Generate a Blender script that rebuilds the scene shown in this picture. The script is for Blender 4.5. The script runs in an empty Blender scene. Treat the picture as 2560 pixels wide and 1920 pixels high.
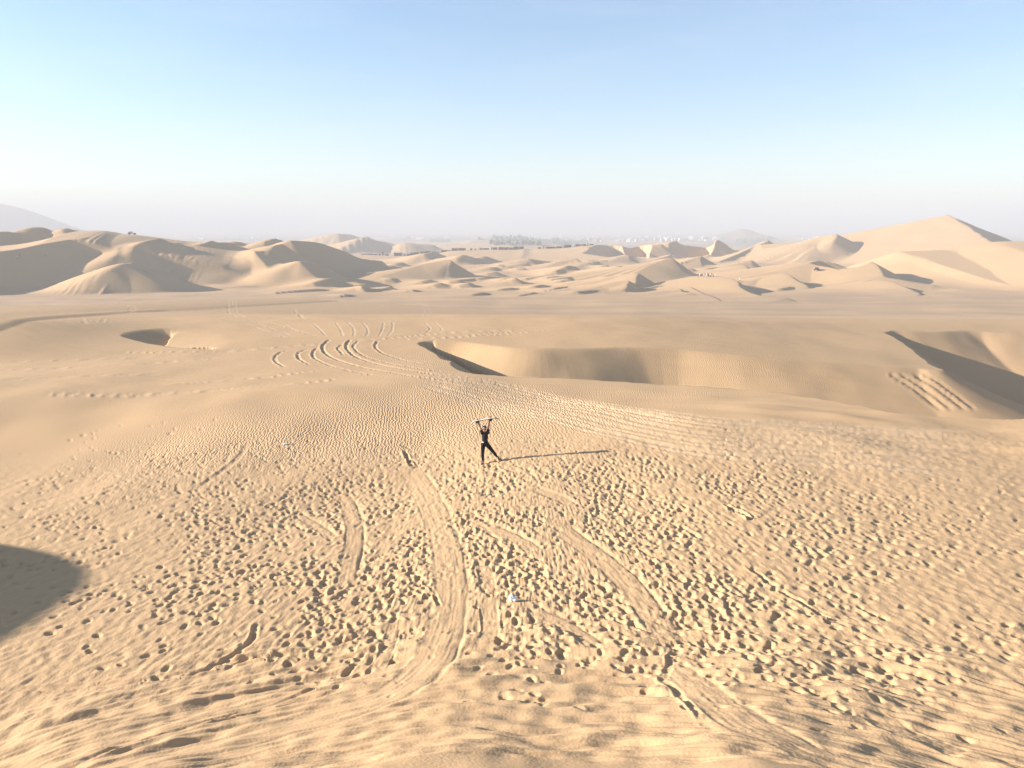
import bpy, bmesh, math, random
import numpy as np
from mathutils import Vector, Matrix

random.seed(7)
RNG = np.random.default_rng(11)
S = bpy.context.scene
COL = S.collection

# ------------------------------------------------------------------ camera
HC = 9.5                      # eye height above the flat where the person stands
FPX = 1897.6                  # focal length in photograph pixels (2560 wide)
PITCH = math.atan((960 - 572) / FPX)
cam_d = bpy.data.cameras.new("camera")
cam = bpy.data.objects.new("camera", cam_d)
COL.objects.link(cam)
cam_d.sensor_width = 36.0
cam_d.lens = 36.0 * FPX / 2560.0
cam_d.clip_start = 0.1
cam_d.clip_end = 60000.0
cam.location = (0, 0, HC)
cam.rotation_euler = (math.radians(90) - PITCH, 0, 0)
S.camera = cam

# ------------------------------------------------------------------ light
SUN_EL = math.radians(16.2)
SH_AZ = math.radians(-3.0)    # shadows run towards +x, turned this much away from the camera
SHADOW = Vector((math.cos(SH_AZ), math.sin(SH_AZ), 0))
TO_SUN = Vector((-SHADOW.x * math.cos(SUN_EL), -SHADOW.y * math.cos(SUN_EL), math.sin(SUN_EL)))
sun_d = bpy.data.lights.new("sun", 'SUN')
sun_d.energy = 5.0
sun_d.angle = math.radians(0.53)
sun_d.color = (1.0, 0.955, 0.89)
sun = bpy.data.objects.new("sun", sun_d)
COL.objects.link(sun)
sun.location = (-60, -20, 60)
sun.rotation_euler = TO_SUN.to_track_quat('Z', 'Y').to_euler()

world = bpy.data.worlds.new("World")
S.world = world
world.use_nodes = True
wn, wl = world.node_tree.nodes, world.node_tree.links
bg = wn["Background"]
sky = wn.new("ShaderNodeTexSky")
sky.sky_type = 'NISHITA'
sky.sun_disc = False
sky.sun_elevation = SUN_EL
sky.sun_rotation = math.atan2(TO_SUN.x, TO_SUN.y)
sky.altitude = 400
sky.air_density = 1.0
sky.dust_density = 0.5
sky.ozone_density = 2.5
hs_ = wn.new("ShaderNodeHueSaturation")
hs_.inputs["Saturation"].default_value = 1.07
wl.new(sky.outputs[0], hs_.inputs["Color"])
# a thin veil of high cloud, drawn out along the horizon
wtc = wn.new("ShaderNodeTexCoord"); wmp = wn.new("ShaderNodeMapping"); wmp.inputs["Scale"].default_value = (2.2, 2.2, 13.0)
wnz = wn.new("ShaderNodeTexNoise"); wnz.inputs["Scale"].default_value = 1.6; wnz.inputs["Detail"].default_value = 6; wnz.inputs["Roughness"].default_value = .6
wrp = wn.new("ShaderNodeValToRGB"); wrp.color_ramp.elements[0].position = .44; wrp.color_ramp.elements[1].position = .80
wrp.color_ramp.elements[0].color = (0, 0, 0, 1); wrp.color_ramp.elements[1].color = (.14, .14, .14, 1)
wmx = wn.new("ShaderNodeMix"); wmx.data_type = 'RGBA'; wmx.inputs["B"].default_value = (4.3, 4.6, 5.0, 1)
wl.new(wtc.outputs["Generated"], wmp.inputs["Vector"]); wl.new(wmp.outputs[0], wnz.inputs["Vector"]); wl.new(wnz.outputs["Fac"], wrp.inputs["Fac"])
wl.new(wrp.outputs["Color"], wmx.inputs["Factor"]); wl.new(hs_.outputs[0], wmx.inputs["A"]); wl.new(wmx.outputs["Result"], bg.inputs[0])
bg.inputs[1].default_value = 0.075

vs = S.view_settings
vs.view_transform = 'Standard'
vs.look = 'None'
vs.gamma = 1.0
vs.use_curve_mapping = False
vs.exposure = 1.71
S.cycles.use_denoising = True
S.cycles.max_bounces = 6
S.cycles.volume_bounces = 1
S.cycles.diffuse_bounces = 3

# ------------------------------------------------------------------ pixel rays (photograph coordinates)
CP, SP = math.cos(PITCH), math.sin(PITCH)

def ray(u, v):
    """(x/y, z/y) slopes of the sight line through a photograph pixel."""
    b = -(v - 960) / FPX
    Y = CP + b * SP
    return (u - 1280) / FPX / Y, (-SP + b * CP) / Y

def at(u, v, D):
    a, t = ray(u, v)
    return (a * D, D, HC + t * D)

def at_z(u, v, z):
    a, t = ray(u, v)
    D = (z - HC) / t
    return (a * D, D, z)

# ------------------------------------------------------------------ noise
_perm = RNG.permutation(256)
_perm = np.concatenate([_perm, _perm, _perm])
_ang = RNG.random(256) * 2 * np.pi
_gx, _gy = np.cos(_ang), np.sin(_ang)

def noise(x, y, seed=0):
    xi = np.floor(x).astype(np.int64); yi = np.floor(y).astype(np.int64)
    xf = x - xi; yf = y - yi
    def g(ix, iy, fx, fy):
        h = _perm[_perm[(ix + seed * 37) & 255] + (iy & 255)] & 255
        return _gx[h] * fx + _gy[h] * fy
    u = xf * xf * xf * (xf * (xf * 6 - 15) + 10)
    v = yf * yf * yf * (yf * (yf * 6 - 15) + 10)
    a = g(xi, yi, xf, yf); b = g(xi + 1, yi, xf - 1, yf)
    c = g(xi, yi + 1, xf, yf - 1); d = g(xi + 1, yi + 1, xf - 1, yf - 1)
    return (a + (b - a) * u + ((c + (d - c) * u) - (a + (b - a) * u)) * v) * 1.5

def fbm(x, y, octv=3, seed=0):
    s = 0; a = 1.0; f = 1.0
    for i in range(octv):
        s = s + a * noise(x * f + 13.7 * i, y * f + 5.1 * i, seed + i); a *= 0.5; f *= 2.03
    return s

def sstep(x, a, b):
    t = np.clip((x - a) / (b - a), 0, 1)
    return t * t * (3 - 2 * t)

def smax(a, b, k):
    h = np.maximum(k - np.abs(a - b), 0) / np.maximum(k, 1e-6)
    return np.maximum(a, b) + h * h * k * 0.25

# ------------------------------------------------------------------ polar sand sheet
ANG_IN = math.radians(37.0)
th = np.concatenate([
    np.linspace(-math.radians(80), -ANG_IN, 110)[:-1],
    np.linspace(-ANG_IN, ANG_IN, 1036),
    np.linspace(ANG_IN, math.radians(75), 34)[1:]])
# rows: even on the picture over the flat foreground, then by distance
dep = np.linspace(math.radians(47), math.radians(11.2), 560)
r_fore = HC / np.tan(dep)
def seg(a, b, n): return np.linspace(a, b, n + 1)[1:]
r = np.concatenate([np.linspace(1.0, r_fore[0], 14)[:-1], r_fore,
                    seg(r_fore[-1], 112, 190), seg(112, 235, 46), seg(235, 450, 190),
                    seg(450, 800, 110), seg(800, 1500, 44), seg(1500, 3000, 32),
                    np.geomspace(3000, 30000, 30)[1:]])
NR, NC = len(r), len(th)
RR, TT = np.meshgrid(r, th, indexing='ij')
X = RR * np.sin(TT); Y = RR * np.cos(TT)
print("sheet", NR, NC, NR * NC)

def lerp_tab(y, tab):
    return np.interp(y, [t[0] for t in tab], [t[1] for t in tab])

# broad ground level: foreground flat, mid flat, valley floor, far plain
_sp = 5.0 * np.logaddexp(0, (X - 15) / 5.0)
_rx = 24 * np.tanh(_sp / 24) + .12 * np.clip(_sp, 0, 60)
B = lerp_tab(Y - .6 * _rx * sstep(Y, 50, 80) * sstep(Y, 300, 200), [(0, 0), (45, 0.0), (60, -0.7), (84, -0.4), (92, -0.7), (104, -2.0), (130, -6.5), (165, -12),
                 (205, -15), (300, -15), (340, -16.5), (720, -16.5), (900, -21), (1600, -29), (60000, -32)])
B = B - 0.09 * _rx * sstep(Y, 44, 60) * sstep(Y, 210, 130)
B = B + (0.095 * 12 * np.tanh(np.where(X > -4, X + 4, .3 * (X + 4)) / 12) + 0.012 * np.clip(X + 2, -25, 0)) * sstep(Y, 46, 34)
# soft swells
B += (.25 - .15 * sstep(Y, 44, 54)) * fbm(X / 14, Y / 16, 3, 3) * sstep(Y, 14, 30) * (1 - sstep(Y, 90, 120))
B += 1.1 * fbm(X / 55, Y / 70, 3, 5) * sstep(Y, 285, 330) * (1 - sstep(Y, 900, 1400))
B += 0.35 * fbm(X / 30, Y / 60, 2, 6) * sstep(Y, 190, 220) * (1 - sstep(Y, 285, 320))
B += 3.0 * fbm(X / 260, Y / 330, 3, 8) * sstep(Y, 900, 1500)
# the slope below the photographer: a nose of sand falling away on all sides
R0 = 17.2 + 1.2 * noise(TT * 2.2, TT * 0 + 3.3, 4) + 0.9 * sstep(TT, -0.1, -0.6)
_dr = np.clip(R0 - RR, 0, None)
B += np.where(_dr < 8.5, 0.5 * 0.066 * _dr ** 2, 0.5 * 0.066 * 72.25 + 0.561 * (_dr - 8.5))
H = B.copy()
BASE = B.copy()

def catmull(P, n=6):
    P = np.asarray(P, float)
    if len(P) < 3: 
        t = np.linspace(0, 1, n)[:, None]
        return P[0] * (1 - t) + P[1] * t
    Q = np.vstack([2 * P[0] - P[1], P, 2 * P[-1] - P[-2]])
    out = []
    for i in range(1, len(Q) - 2):
        for t in np.linspace(0, 1, n, endpoint=False):
            p0, p1, p2, p3 = Q[i - 1:i + 3]
            out.append(0.5 * ((2 * p1) + (-p0 + p2) * t + (2 * p0 - 5 * p1 + 4 * p2 - p3) * t ** 2 + (-p0 + 3 * p1 - 3 * p2 + p3) * t ** 3))
    out.append(P[-1])
    return np.array(out)

def window(xs, ys, pad):
    x0, x1, y0, y1 = min(xs) - pad, max(xs) + pad, min(ys) - pad, max(ys) + pad
    y0 = max(y0, 0.5)
    rmin = math.hypot(0 if x0 < 0 < x1 else min(abs(x0), abs(x1)), y0)
    rmax = math.hypot(max(abs(x0), abs(x1)), y1)
    angs = [math.atan2(x, y) for x in (x0, x1) for y in (y0, y1)]
    i0, i1 = np.searchsorted(r, [rmin, rmax]); j0, j1 = np.searchsorted(th, [min(angs), max(angs)])
    return slice(max(i0 - 1, 0), min(i1 + 1, NR)), slice(max(j0 - 1, 0), min(j1 + 1, NC))

def polydist(P, x, y):
    """distance, signed perpendicular fraction, crest height of the nearest point of polyline P (n,3)"""
    best = np.full(x.shape, 1e18); q = np.zeros(x.shape); z = np.zeros(x.shape)
    for a, b in zip(P[:-1], P[1:]):
        dx, dy = b[0] - a[0], b[1] - a[1]
        L2 = dx * dx + dy * dy + 1e-12
        t = np.clip(((x - a[0]) * dx + (y - a[1]) * dy) / L2, 0, 1)
        ex = x - a[0] - t * dx; ey = y - a[1] - t * dy
        d2 = ex * ex + ey * ey
        m = d2 < best
        best = np.where(m, d2, best)
        s = (ex * dy - ey * dx) / math.sqrt(L2)          # + : right of travel
        q = np.where(m, s, q)
        z = np.where(m, a[2] + t * (b[2] - a[2]), z)
    d = np.sqrt(best)
    return d, np.clip(q / np.maximum(d, 1e-6), -1, 1), z

def crest_pts(px, D, k=None):
    """photograph pixels of a crest + distances (a list, or the first one and the plan direction k = dx/dy)"""
    if isinstance(D, (list, tuple)):
        ds = list(np.interp(np.linspace(0, 1, len(px)), np.linspace(0, 1, len(D)), D))
    elif k is None:
        ds = [D] * len(px)
    else:
        ds = [D]
        for (u1, v1), (u2, v2) in zip(px[:-1], px[1:]):
            a1 = ray(u1, v1)[0]; a2 = ray(u2, v2)[0]
            ds.append(ds[-1] + (a2 - a1) * ds[-1] / (k - a2))
    return np.array([at(u, v, d) for (u, v), d in zip(px, ds)])

def dune(px, D, k=None, **kw_):
    """add a dune; a crest with sharp corners is added leg by leg"""
    P = crest_pts(px, D, k)
    tdir = P[-1, :2] - P[0, :2]
    face = np.array(kw_.get('face', (1, -0.35)))
    sgn = 1.0 if np.array([tdir[1], -tdir[0]]) @ face > 0 else -1.0
    cuts = [0]
    for i in range(1, len(P) - 1):
        a = P[i, :2] - P[i - 1, :2]; b = P[i + 1, :2] - P[i, :2]
        if a @ b / (np.linalg.norm(a) * np.linalg.norm(b) + 1e-9) < 0.55: cuts.append(i)
    cuts.append(len(P) - 1)
    for a, b in zip(cuts[:-1], cuts[1:]):
        _dune(P[a:b + 1], sgn, e0=1.0 if a else None, e1=1.0 if b < len(P) - 1 else None, **kw_)

def _dune(P, sgn, e0=None, e1=None, slip=0.62, wind=0.16, kw=2.5, ks=0.35, c=4.0, rnd=0.15, face=(1, -0.35), wob=True, end=0.3, far=1e9, hill=False):
    """crest line, steep lee face on the side of `face`, gentle back on the other"""
    global H
    P = catmull(P, 5)
    e0 = end if e0 is None else e0; e1 = end if e1 is None else e1
    if P[:, 1].mean() > 150 and ks < 1: wind = max(wind, 0.14)
    hmax = max(P[:, 2].max() + 16.0, 3.0) if P[:, 1].mean() > 150 else 6.0
    pad = min(hmax / min(wind, slip) + c * 2, 900)
    w = window(P[:, 0], P[:, 1], pad)
    x, y = X[w], Y[w]
    if wob and P[:, 1].mean() > 150:
        s = 22.0
        x = x + 1.3 * noise(x / s, y / s, 21); y = y + 1.3 * noise(x / s + 9, y / s, 22)
    hz = np.full(x.shape, -1e9); kk = np.zeros(x.shape)
    for n_, (a, b) in enumerate(zip(P[:-1], P[1:])):
        first, last = n_ == 0, n_ == len(P) - 2
        dx, dy = b[0] - a[0], b[1] - a[1]
        L2 = dx * dx + dy * dy + 1e-12
        tr = ((x - a[0]) * dx + (y - a[1]) * dy) / L2
        t = np.clip(tr, 0, 1)
        ex = x - a[0] - t * dx; ey = y - a[1] - t * dy
        d = np.sqrt(ex * ex + ey * ey)
        q = sgn * (ex * dy - ey * dx) / math.sqrt(L2) / np.maximum(d, 1e-6)
        f = sstep(q, -0.75, 0.75)
        ds = np.sqrt(d * d + rnd * rnd) - rnd
        ov = np.maximum(-tr, 0) * (e0 if first else 0.2) + np.maximum(tr - 1, 0) * (e1 if last else 0.2)
        hs = a[2] + t * (b[2] - a[2]) - (wind * d * d / (d + c) if hill else f * slip * ds + (1 - f) * wind * d * d / (d + c)) - math.sqrt(L2) * ov - 0.5 * np.maximum(d - far, 0)
        m_ = hs > hz
        hz = np.where(m_, hs, hz); kk = np.where(m_, kw + (ks - kw) * f, kk)
    H[w] = smax(H[w], hz, kk)

def cut(px, D, k=None, slip=0.62, floor=-15.0, side=0.35, face=(1, -0.35), reach=170):
    """carve a lee face: on the `face` side of the crest the sand may not stand above a plane of repose"""
    global H
    P = catmull(crest_pts(px, D, k), 5)
    tdir = P[-1, :2] - P[0, :2]
    right = np.array([tdir[1], -tdir[0]])
    sgn = 1.0 if right @ np.array(face) > 0 else -1.0
    w = window(P[:, 0], P[:, 1], reach)
    d, q, z = polydist(P, X[w], Y[w])
    q = q * sgn
    perp = np.maximum(q * d, 0); lat = np.sqrt(np.maximum(d * d - (q * d) ** 2, 0))
    lim = np.maximum(z - slip * perp + side * lat * 2.2, floor + 0.3 * noise(X[w] / 20, Y[w] / 20, 9))
    lim = lim + 0.7 * np.maximum(-q * d, 0) + 3.0 * np.maximum(d - reach * .65, 0)
    H[w] = np.minimum(H[w], lim)

def hit(u, v, rmin=4.0):
    a, t = ray(u, v)
    ang = math.atan(a)
    j = int(np.clip(np.searchsorted(th, ang), 1, NC - 1))
    tt = t * math.cos(ang)
    col = H[:, j]
    diff = col - (HC + r * tt)
    i0 = np.searchsorted(r, rmin)
    k = np.nonzero(diff[i0:] >= 0)[0]
    if len(k) == 0: return None
    i = i0 + k[0]
    f = diff[i] / max(diff[i] - diff[i - 1], 1e-9) if i > 0 else 0
    rr = r[i] - f * (r[i] - r[i - 1])
    return np.array([rr * math.sin(ang), rr * math.cos(ang), HC + rr * tt])

def pit(poly, slopes, groups, dmax, soft=.22):
    """hollow out a closed rim (world points): every edge falls inwards at its own slope"""
    global H
    P = np.array(poly)
    w = window(P[:, 0], P[:, 1], 1.0)
    x, y = X[w], Y[w]
    wx = 0.12 * noise(x / 2.7, y / 2.7, 31); wy = 0.12 * noise(x / 2.7 + 7, y / 2.7, 32)
    x = x + wx; y = y + wy
    inside = np.zeros(x.shape, bool)
    best = {g: (np.full(x.shape, 1e9), np.zeros(x.shape)) for g in set(groups)}
    n = len(P)
    for i in range(n):
        a, b = P[i], P[(i + 1) % n]
        c1 = (a[1] > y) != (b[1] > y)
        xi = a[0] + (y - a[1]) / (b[1] - a[1] + 1e-12) * (b[0] - a[0])
        inside ^= c1 & (x < xi)
        dx, dy = b[0] - a[0], b[1] - a[1]
        t = np.clip(((x - a[0]) * dx + (y - a[1]) * dy) / (dx * dx + dy * dy), 0, 1)
        d = np.hypot(x - a[0] - t * dx, y - a[1] - t * dy)
        g = groups[i]; s1 = slopes[(i + 1) % n] if groups[(i + 1) % n] == g else slopes[i]
        sl = slopes[i] + t * (s1 - slopes[i])
        bd, bs_ = best[g]; m = d < bd
        best[g] = (np.where(m, d, bd), np.where(m, sl, bs_))
    acc = np.zeros(x.shape)
    for d, sl in best.values():
        c_ = np.interp(sl, [.2, .3, .5, .6], [2.5, .8, .3, .0])
        acc += np.exp(-np.minimum(sl * d * d / (d + c_ + 1e-6), 60) / soft)
    dep_ = np.where(inside, np.maximum(-soft * np.log(np.maximum(acc, 1e-30)), 0), 0)
    H[w] -= dmax * np.tanh(dep_ / dmax)

# ---------------- mid ground (45-110 m)
dune([(-260, 780), (-100, 788), (0, 796), (40, 799), (66, 805)], 72, wind=0.08, slip=0.08, kw=0.6, ks=0.5, c=3, wob=False, end=.05)
# one long hollow: near lip, closed tip at the left, far wall swinging right, a spur, and the deep right end
lipn = [(1117, 904), (1146, 924), (1190, 934), (1280, 941), (1511, 951), (1754, 965), (1957, 982), (2090, 1003), (2206, 1026), (2322, 1041), (2437, 1046), (2620, 1049)]
def ring(pts, slopes, groups, n=4):
    """round off a closed rim: spline points, slopes carried along"""
    Q = np.array(pts)[:, :2]; N = len(Q); P, sl, gr = [], [], []
    for i in range(N):
        p0, p1, p2, p3 = Q[i - 1], Q[i], Q[(i + 1) % N], Q[(i + 2) % N]
        for t in np.linspace(0, 1, n, endpoint=False):
            P.append(0.5 * ((2 * p1) + (-p0 + p2) * t + (2 * p0 - 5 * p1 + 4 * p2 - p3) * t ** 2 + (-p0 + 3 * p1 - 3 * p2 + p3) * t ** 3))
            same = groups[(i + 1) % N] == groups[i]
            sl.append(slopes[i] + (t * (slopes[(i + 1) % N] - slopes[i]) if same else 0)); gr.append(groups[i])
    return np.array(P), sl, gr
R_far = [(u, 93 + 1.6 * math.exp(-((u - 2420) / 60) ** 2) + .004 * (u - 2400)) for u in (3200, 2900, 2680, 2600, 2540, 2480, 2440, 2410, 2380, 2330, 2270)]
crest2 = [(2205, 92), (2232, 86), (2262, 80), (2300, 73.5)]
far_w = [(u, 65 + 2.0 * math.exp(-((u - 1630) / 190) ** 2) + 4.6 * float(sstep(u, 1330, 1110))) for u in range(2345, 1090, -50)]
tipw = [(1075, 69.5), (1044, 68.2), (1062, 65.5), (1085, 62.5)]
pl = lambda L: [((u - 1280) / FPX * D_ * 1.012, D_) for u, D_ in L]
hollow = [tuple(hit(u, v, 20.0)[:2]) for u, v in lipn] + [at_z(3100, 1052, .5)[:2]] + pl(R_far) + pl(crest2) + pl(far_w) + pl(tipw)
hs_l = [.62] * len(lipn) + [.5] + [.46] * len(R_far) + [.62] * len(crest2) + [.42 + .18 * math.exp(-((u - 1650) / 220) ** 2) + .08 * float(sstep(u, 1400, 1150)) for u, _ in far_w] + [.6] * len(tipw)
hs_g = [0] * len(lipn) + [1] + [1] * len(R_far) + [2] * len(crest2) + [3] * len(far_w) + [3] * len(tipw)
pit(*ring(hollow, hs_l, hs_g), 8.0, .35)
lpit = [(296, 835), (340, 850), (390, 862), (440, 868), (522, 874), (540, 873), (575, 866), (570, 842), (500, 822), (400, 820)]
pit(*ring([hit(u, v, 51.0)[:2] for u, v in lpit], [.75, .75, .75, .75, .5, .3, .14, .13, .13, .3], [0, 0, 0, 0, 1, 1, 1, 1, 1, 1]), 1.5, .12)

# ---------------- left group (285-420 m)
LW = dict(kw=2.0, c=5)
dune([(205, 577), (260, 577), (290, 584), (345, 588), (420, 598), (470, 604), (530, 608), (600, 618)], [395, 400, 410], slip=0.2, wind=0.27, ks=3, end=.3, kw=2, c=60, hill=True)
dune([(-420, 590), (-200, 606), (0, 612), (95, 611), (190, 606), (240, 600)], [378, 376, 374, 372], slip=0.06, wind=0.12, ks=3, far=80, end=.5, **LW)
dune([(-160, 590), (-60, 585), (0, 578), (38, 580), (60, 573), (85, 567), (118, 570)], 360, k=.6, wind=.22, **LW)
dune([(150, 571), (170, 571), (212, 578)], 400, k=1.1, wind=.3, slip=.5, end=.7, **LW)
cut([(-200, 655), (-60, 648), (0, 643), (32, 640), (60, 634), (98, 632), (120, 626), (165, 617), (190, 612)], 300, k=.55, floor=-15, side=.42)
dune([(335, 612), (322, 619), (302, 627), (286, 640)], [372, 366, 355, 345], wind=.3, slip=.5, **LW)
dune([(332, 628), (340, 615), (360, 605), (385, 598), (405, 596), (424, 604)], [352, 358, 364, 370, 374, 377], slip=.37, wind=.3, **LW)
dune([(278, 674), (303, 660), (328, 658), (350, 670)], [306, 312, 316, 316], wind=.3, slip=.4, **LW)
dune([(432, 618), (445, 610), (455, 608)], [372, 378, 382], wind=.35, slip=.5, **LW)
dune([(505, 612), (515, 607), (530, 602), (546, 606), (566, 606), (582, 610)], 388, k=.6, wind=.3, **LW)
dune([(575, 606), (590, 603), (612, 608)], 440, k=.8, wind=.3, **LW)
dune([(655, 604), (672, 599), (685, 596), (700, 600), (716, 606)], 440, k=.6, wind=.22, **LW)
dune([(725, 601), (760, 603), (795, 607), (830, 618), (865, 630), (900, 645), (950, 652)], 405, k=.8, wind=.2, **LW)
dune([(708, 610), (697, 613), (687, 620), (683, 634), (668, 640)], [392, 386, 380, 374, 370], wind=.2, **LW)
dune([(640, 628), (680, 634), (740, 648)], [372, 376, 384], k=None, wind=.12, slip=.4, **LW)
dune([(750, 653), (775, 655), (805, 663)], 352, k=.9, wind=.08, slip=.5, **LW)
dune([(905, 680), (935, 671), (965, 668), (1005, 668)], 405, k=1.2, wind=.08, slip=.45, **LW)
dune([(780, 706), (815, 697), (838, 697), (854, 702)], 330, k=.9, wind=.08, slip=.5, **LW)
dune([(690, 733), (740, 727), (795, 723), (818, 728)], 293, k=1.0, wind=.06, slip=.45, **LW)
dune([(850, 743), (868, 737), (890, 744)], 278, k=.9, wind=.07, slip=.5, **LW)
dune([(905, 715), (935, 722), (960, 722), (978, 716)], [305, 308, 312, 318], wind=.07, slip=.4, face=(-.3, -1), **LW)

# ---------------- centre field
CW = dict(kw=2.2, c=4)
dune([(1060, 660), (1095, 653), (1118, 649), (1132, 654), (1126, 668), (1134, 680), (1142, 690)], [420, 416, 412, 406, 398, 394, 390], wind=.14, **CW)
dune([(1140, 645), (1160, 637), (1178, 641), (1196, 645), (1207, 641), (1217, 641), (1232, 646), (1256, 654)], 563, k=.9, wind=.14, **CW)
dune([(1250, 660), (1290, 652), (1320, 646), (1337, 649), (1378, 654)], 530, k=2.0, wind=.1, slip=.5, **CW)
dune([(1060, 634), (1073, 632), (1090, 632), (1110, 638)], 590, k=.9, wind=.14, **CW)
# house ridge
dune([(780, 642), (900, 637), (985, 640), (1075, 636), (1130, 627), (1230, 624), (1310, 623)], [745, 745, 742, 740], wind=.09, slip=.09, ks=3, **CW)
dune([(1310, 624), (1350, 621), (1400, 619), (1440, 616), (1485, 613), (1540, 611)], [745, 740, 738], wind=.09, slip=.1, ks=3, **CW)
pitD = [(1240, 630), (1262, 628), (1300, 627), (1325, 632), (1320, 645), (1270, 652), (1255, 648)]
dune([(1470, 616), (1475, 622), (1473, 630), (1467, 640)], [722, 710, 700, 688], wind=.1, **CW)
dune([(1524, 611), (1521, 620), (1520, 636)], [735, 720, 702], wind=.1, **CW)
dune([(1600, 606), (1588, 606), (1577, 611), (1573, 622), (1562, 633)], [722, 716, 710, 700, 690], wind=.12, **CW)
dune([(1655, 610), (1645, 613), (1640, 625)], [715, 708, 695], wind=.12, **CW)
dune([(1690, 603), (1678, 605), (1673, 612), (1674, 624), (1666, 640)], [742, 736, 728, 715, 692], wind=.12, **CW)
dune([(1740, 612), (1770, 606), (1800, 600), (1793, 608), (1780, 618), (1773, 630), (1762, 640)], [735, 730, 722, 714, 706, 698, 688], wind=.12, **CW)
dune([(1880, 612), (1925, 602), (1920, 614), (1914, 628), (1904, 645)], [700, 690, 672, 656, 640], wind=.1, **CW)
for px_, D_ in (([(1470, 616), (1475, 622), (1473, 630), (1467, 640)], [722, 710, 700, 688]), ([(1524, 611), (1521, 620), (1520, 636)], [735, 720, 702]),
                ([(1588, 606), (1577, 611), (1573, 622), (1562, 633)], [716, 710, 700, 690]), ([(1645, 613), (1640, 625), (1636, 636)], [708, 695, 688]),
                ([(1678, 605), (1673, 612), (1674, 624), (1666, 640)], [736, 728, 715, 692]), ([(1800, 600), (1793, 608), (1780, 618), (1773, 630), (1762, 640)], [722, 714, 706, 698, 688]),
                ([(1925, 602), (1920, 614), (1914, 628), (1904, 645)], [690, 672, 656, 640])):
    cut(px_, D_, floor=-17.0, side=.25, reach=55)
dune([(1640, 650), (1675, 645), (1687, 651), (1684, 664), (1682, 678), (1684, 692)], [412, 408, 404, 398, 392, 387], wind=.12, **CW)
dune([(1715, 655), (1738, 648), (1756, 641), (1753, 651), (1758, 662)], [525, 522, 518, 510, 500], wind=.1, **CW)
dune([(1860, 655), (1880, 651), (1880, 660)], [505, 500, 494], wind=.1, **CW)
dune([(1860, 662), (1866, 664), (1870, 672), (1866, 678)], [460, 456, 450, 444], wind=.1, **CW)
dune([(1740, 690), (1795, 691), (1828, 697), (1846, 706), (1860, 722), (1880, 735), (1906, 742), (1972, 748)], [345, 330, 316, 305, 290, 279, 272, 264], wind=.07, **CW)
dune([(1920, 690), (1950, 684), (1966, 684), (1976, 690), (1992, 702), (2016, 714)], [356, 352, 348, 341, 333, 325], wind=.1, **CW)
dune([(1390, 676), (1404, 671), (1412, 666), (1426, 664), (1442, 667)], 436, k=.8, wind=.1, **CW)
dune([(1520, 680), (1536, 673), (1545, 667), (1554, 665), (1571, 674), (1592, 680)], 412, k=.9, wind=.1, **CW)
dune([(1570, 690), (1599, 683), (1595, 694), (1592, 704)], [346, 338, 327, 318], wind=.1, **CW)
dune([(1530, 710), (1570, 701), (1566, 711), (1563, 719)], [320, 313, 307, 301], wind=.1, **CW)
dune([(1420, 650), (1438, 646), (1452, 654), (1475, 656)], [540, 536, 528, 524], wind=.09, **CW)
dune([(1555, 640), (1571, 638), (1574, 646)], [600, 596, 588], wind=.1, **CW)
dune([(1670, 729), (1700, 722), (1708, 731), (1733, 736)], [300, 294, 289, 284], wind=.08, **CW)
dune([(1730, 724), (1760, 738), (1797, 757)], [305, 286, 262], wind=.06, slip=.5, **CW)
dune([(1335, 716), (1356, 712), (1377, 718)], 322, k=.7, wind=.07, slip=.5, **CW)
dune([(1385, 724), (1410, 720), (1434, 725)], 306, k=.7, wind=.07, slip=.5, **CW)
dune([(1385, 736), (1404, 731), (1420, 728), (1424, 734)], 296, k=.8, wind=.07, slip=.5, **CW)
dune([(1300, 743), (1318, 740), (1336, 735)], 283, k=.6, wind=.07, slip=.5, **CW)
dune([(1440, 730), (1475, 729), (1500, 735), (1540, 745)], 290, k=1.1, wind=.06, slip=.45, **CW)
dune([(1490, 700), (1512, 696), (1535, 700), (1542, 692)], [345, 342, 345, 350], wind=.07, slip=.4, face=(0, -1), **CW)
for i in range(64):      # smaller scarps scattered over the dune field
    u = random.uniform(840, 2120); v = random.uniform(652, 738)
    D = 46000 / (v - 572) + random.uniform(4, 10)
    w_ = random.uniform(12, 42)
    dune([(u - w_, v - 1 + w_ * .1), (u, v - random.uniform(2, 4.5)), (u + w_ * .55, v + w_ * .12)], D, k=random.uniform(.75, 1.5), wind=.06, slip=random.uniform(.35, .55), **CW)

# ---------------- right group
dune([(2250, 629), (2330, 626), (2380, 624), (2430, 613), (2485, 604), (2560, 603), (2750, 600), (3100, 610)], [430, 430, 428, 425, 420, 410], slip=.125, wind=.2, ks=4, **CW)
dune([(2062, 655), (2075, 650), (2120, 641), (2148, 637), (2162, 645), (2186, 660), (2205, 679), (2216, 692), (2262, 701), (2332, 713)],
     [412, 405, 395, 388, 378, 364, 351, 344, 338, 332], wind=.1, slip=.55, **CW)
cut([(2048, 654), (2034, 661), (2033, 671), (2026, 681)], [408, 402, 395, 388], floor=-16.2, side=.3, reach=38)
dune([(2048, 654), (2034, 661), (2033, 671), (2026, 681)], [408, 402, 395, 388], wind=.12, **CW)
dune([(2200, 700), (2230, 705), (2262, 718), (2300, 736)], [328, 318, 303, 288], wind=.08, slip=.5, **CW)
dune([(1900, 612), (1965, 607), (2060, 601), (2120, 594), (2170, 587), (2210, 576), (2260, 561), (2330, 546), (2375, 539)], [660, 655, 650, 648, 645], wind=.25, slip=.25, ks=5, **CW)
dune([(2375, 539), (2420, 565), (2450, 586), (2482, 607)], [648, 606, 566, 520], wind=.2, slip=.42, end=.1, **CW)
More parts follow.
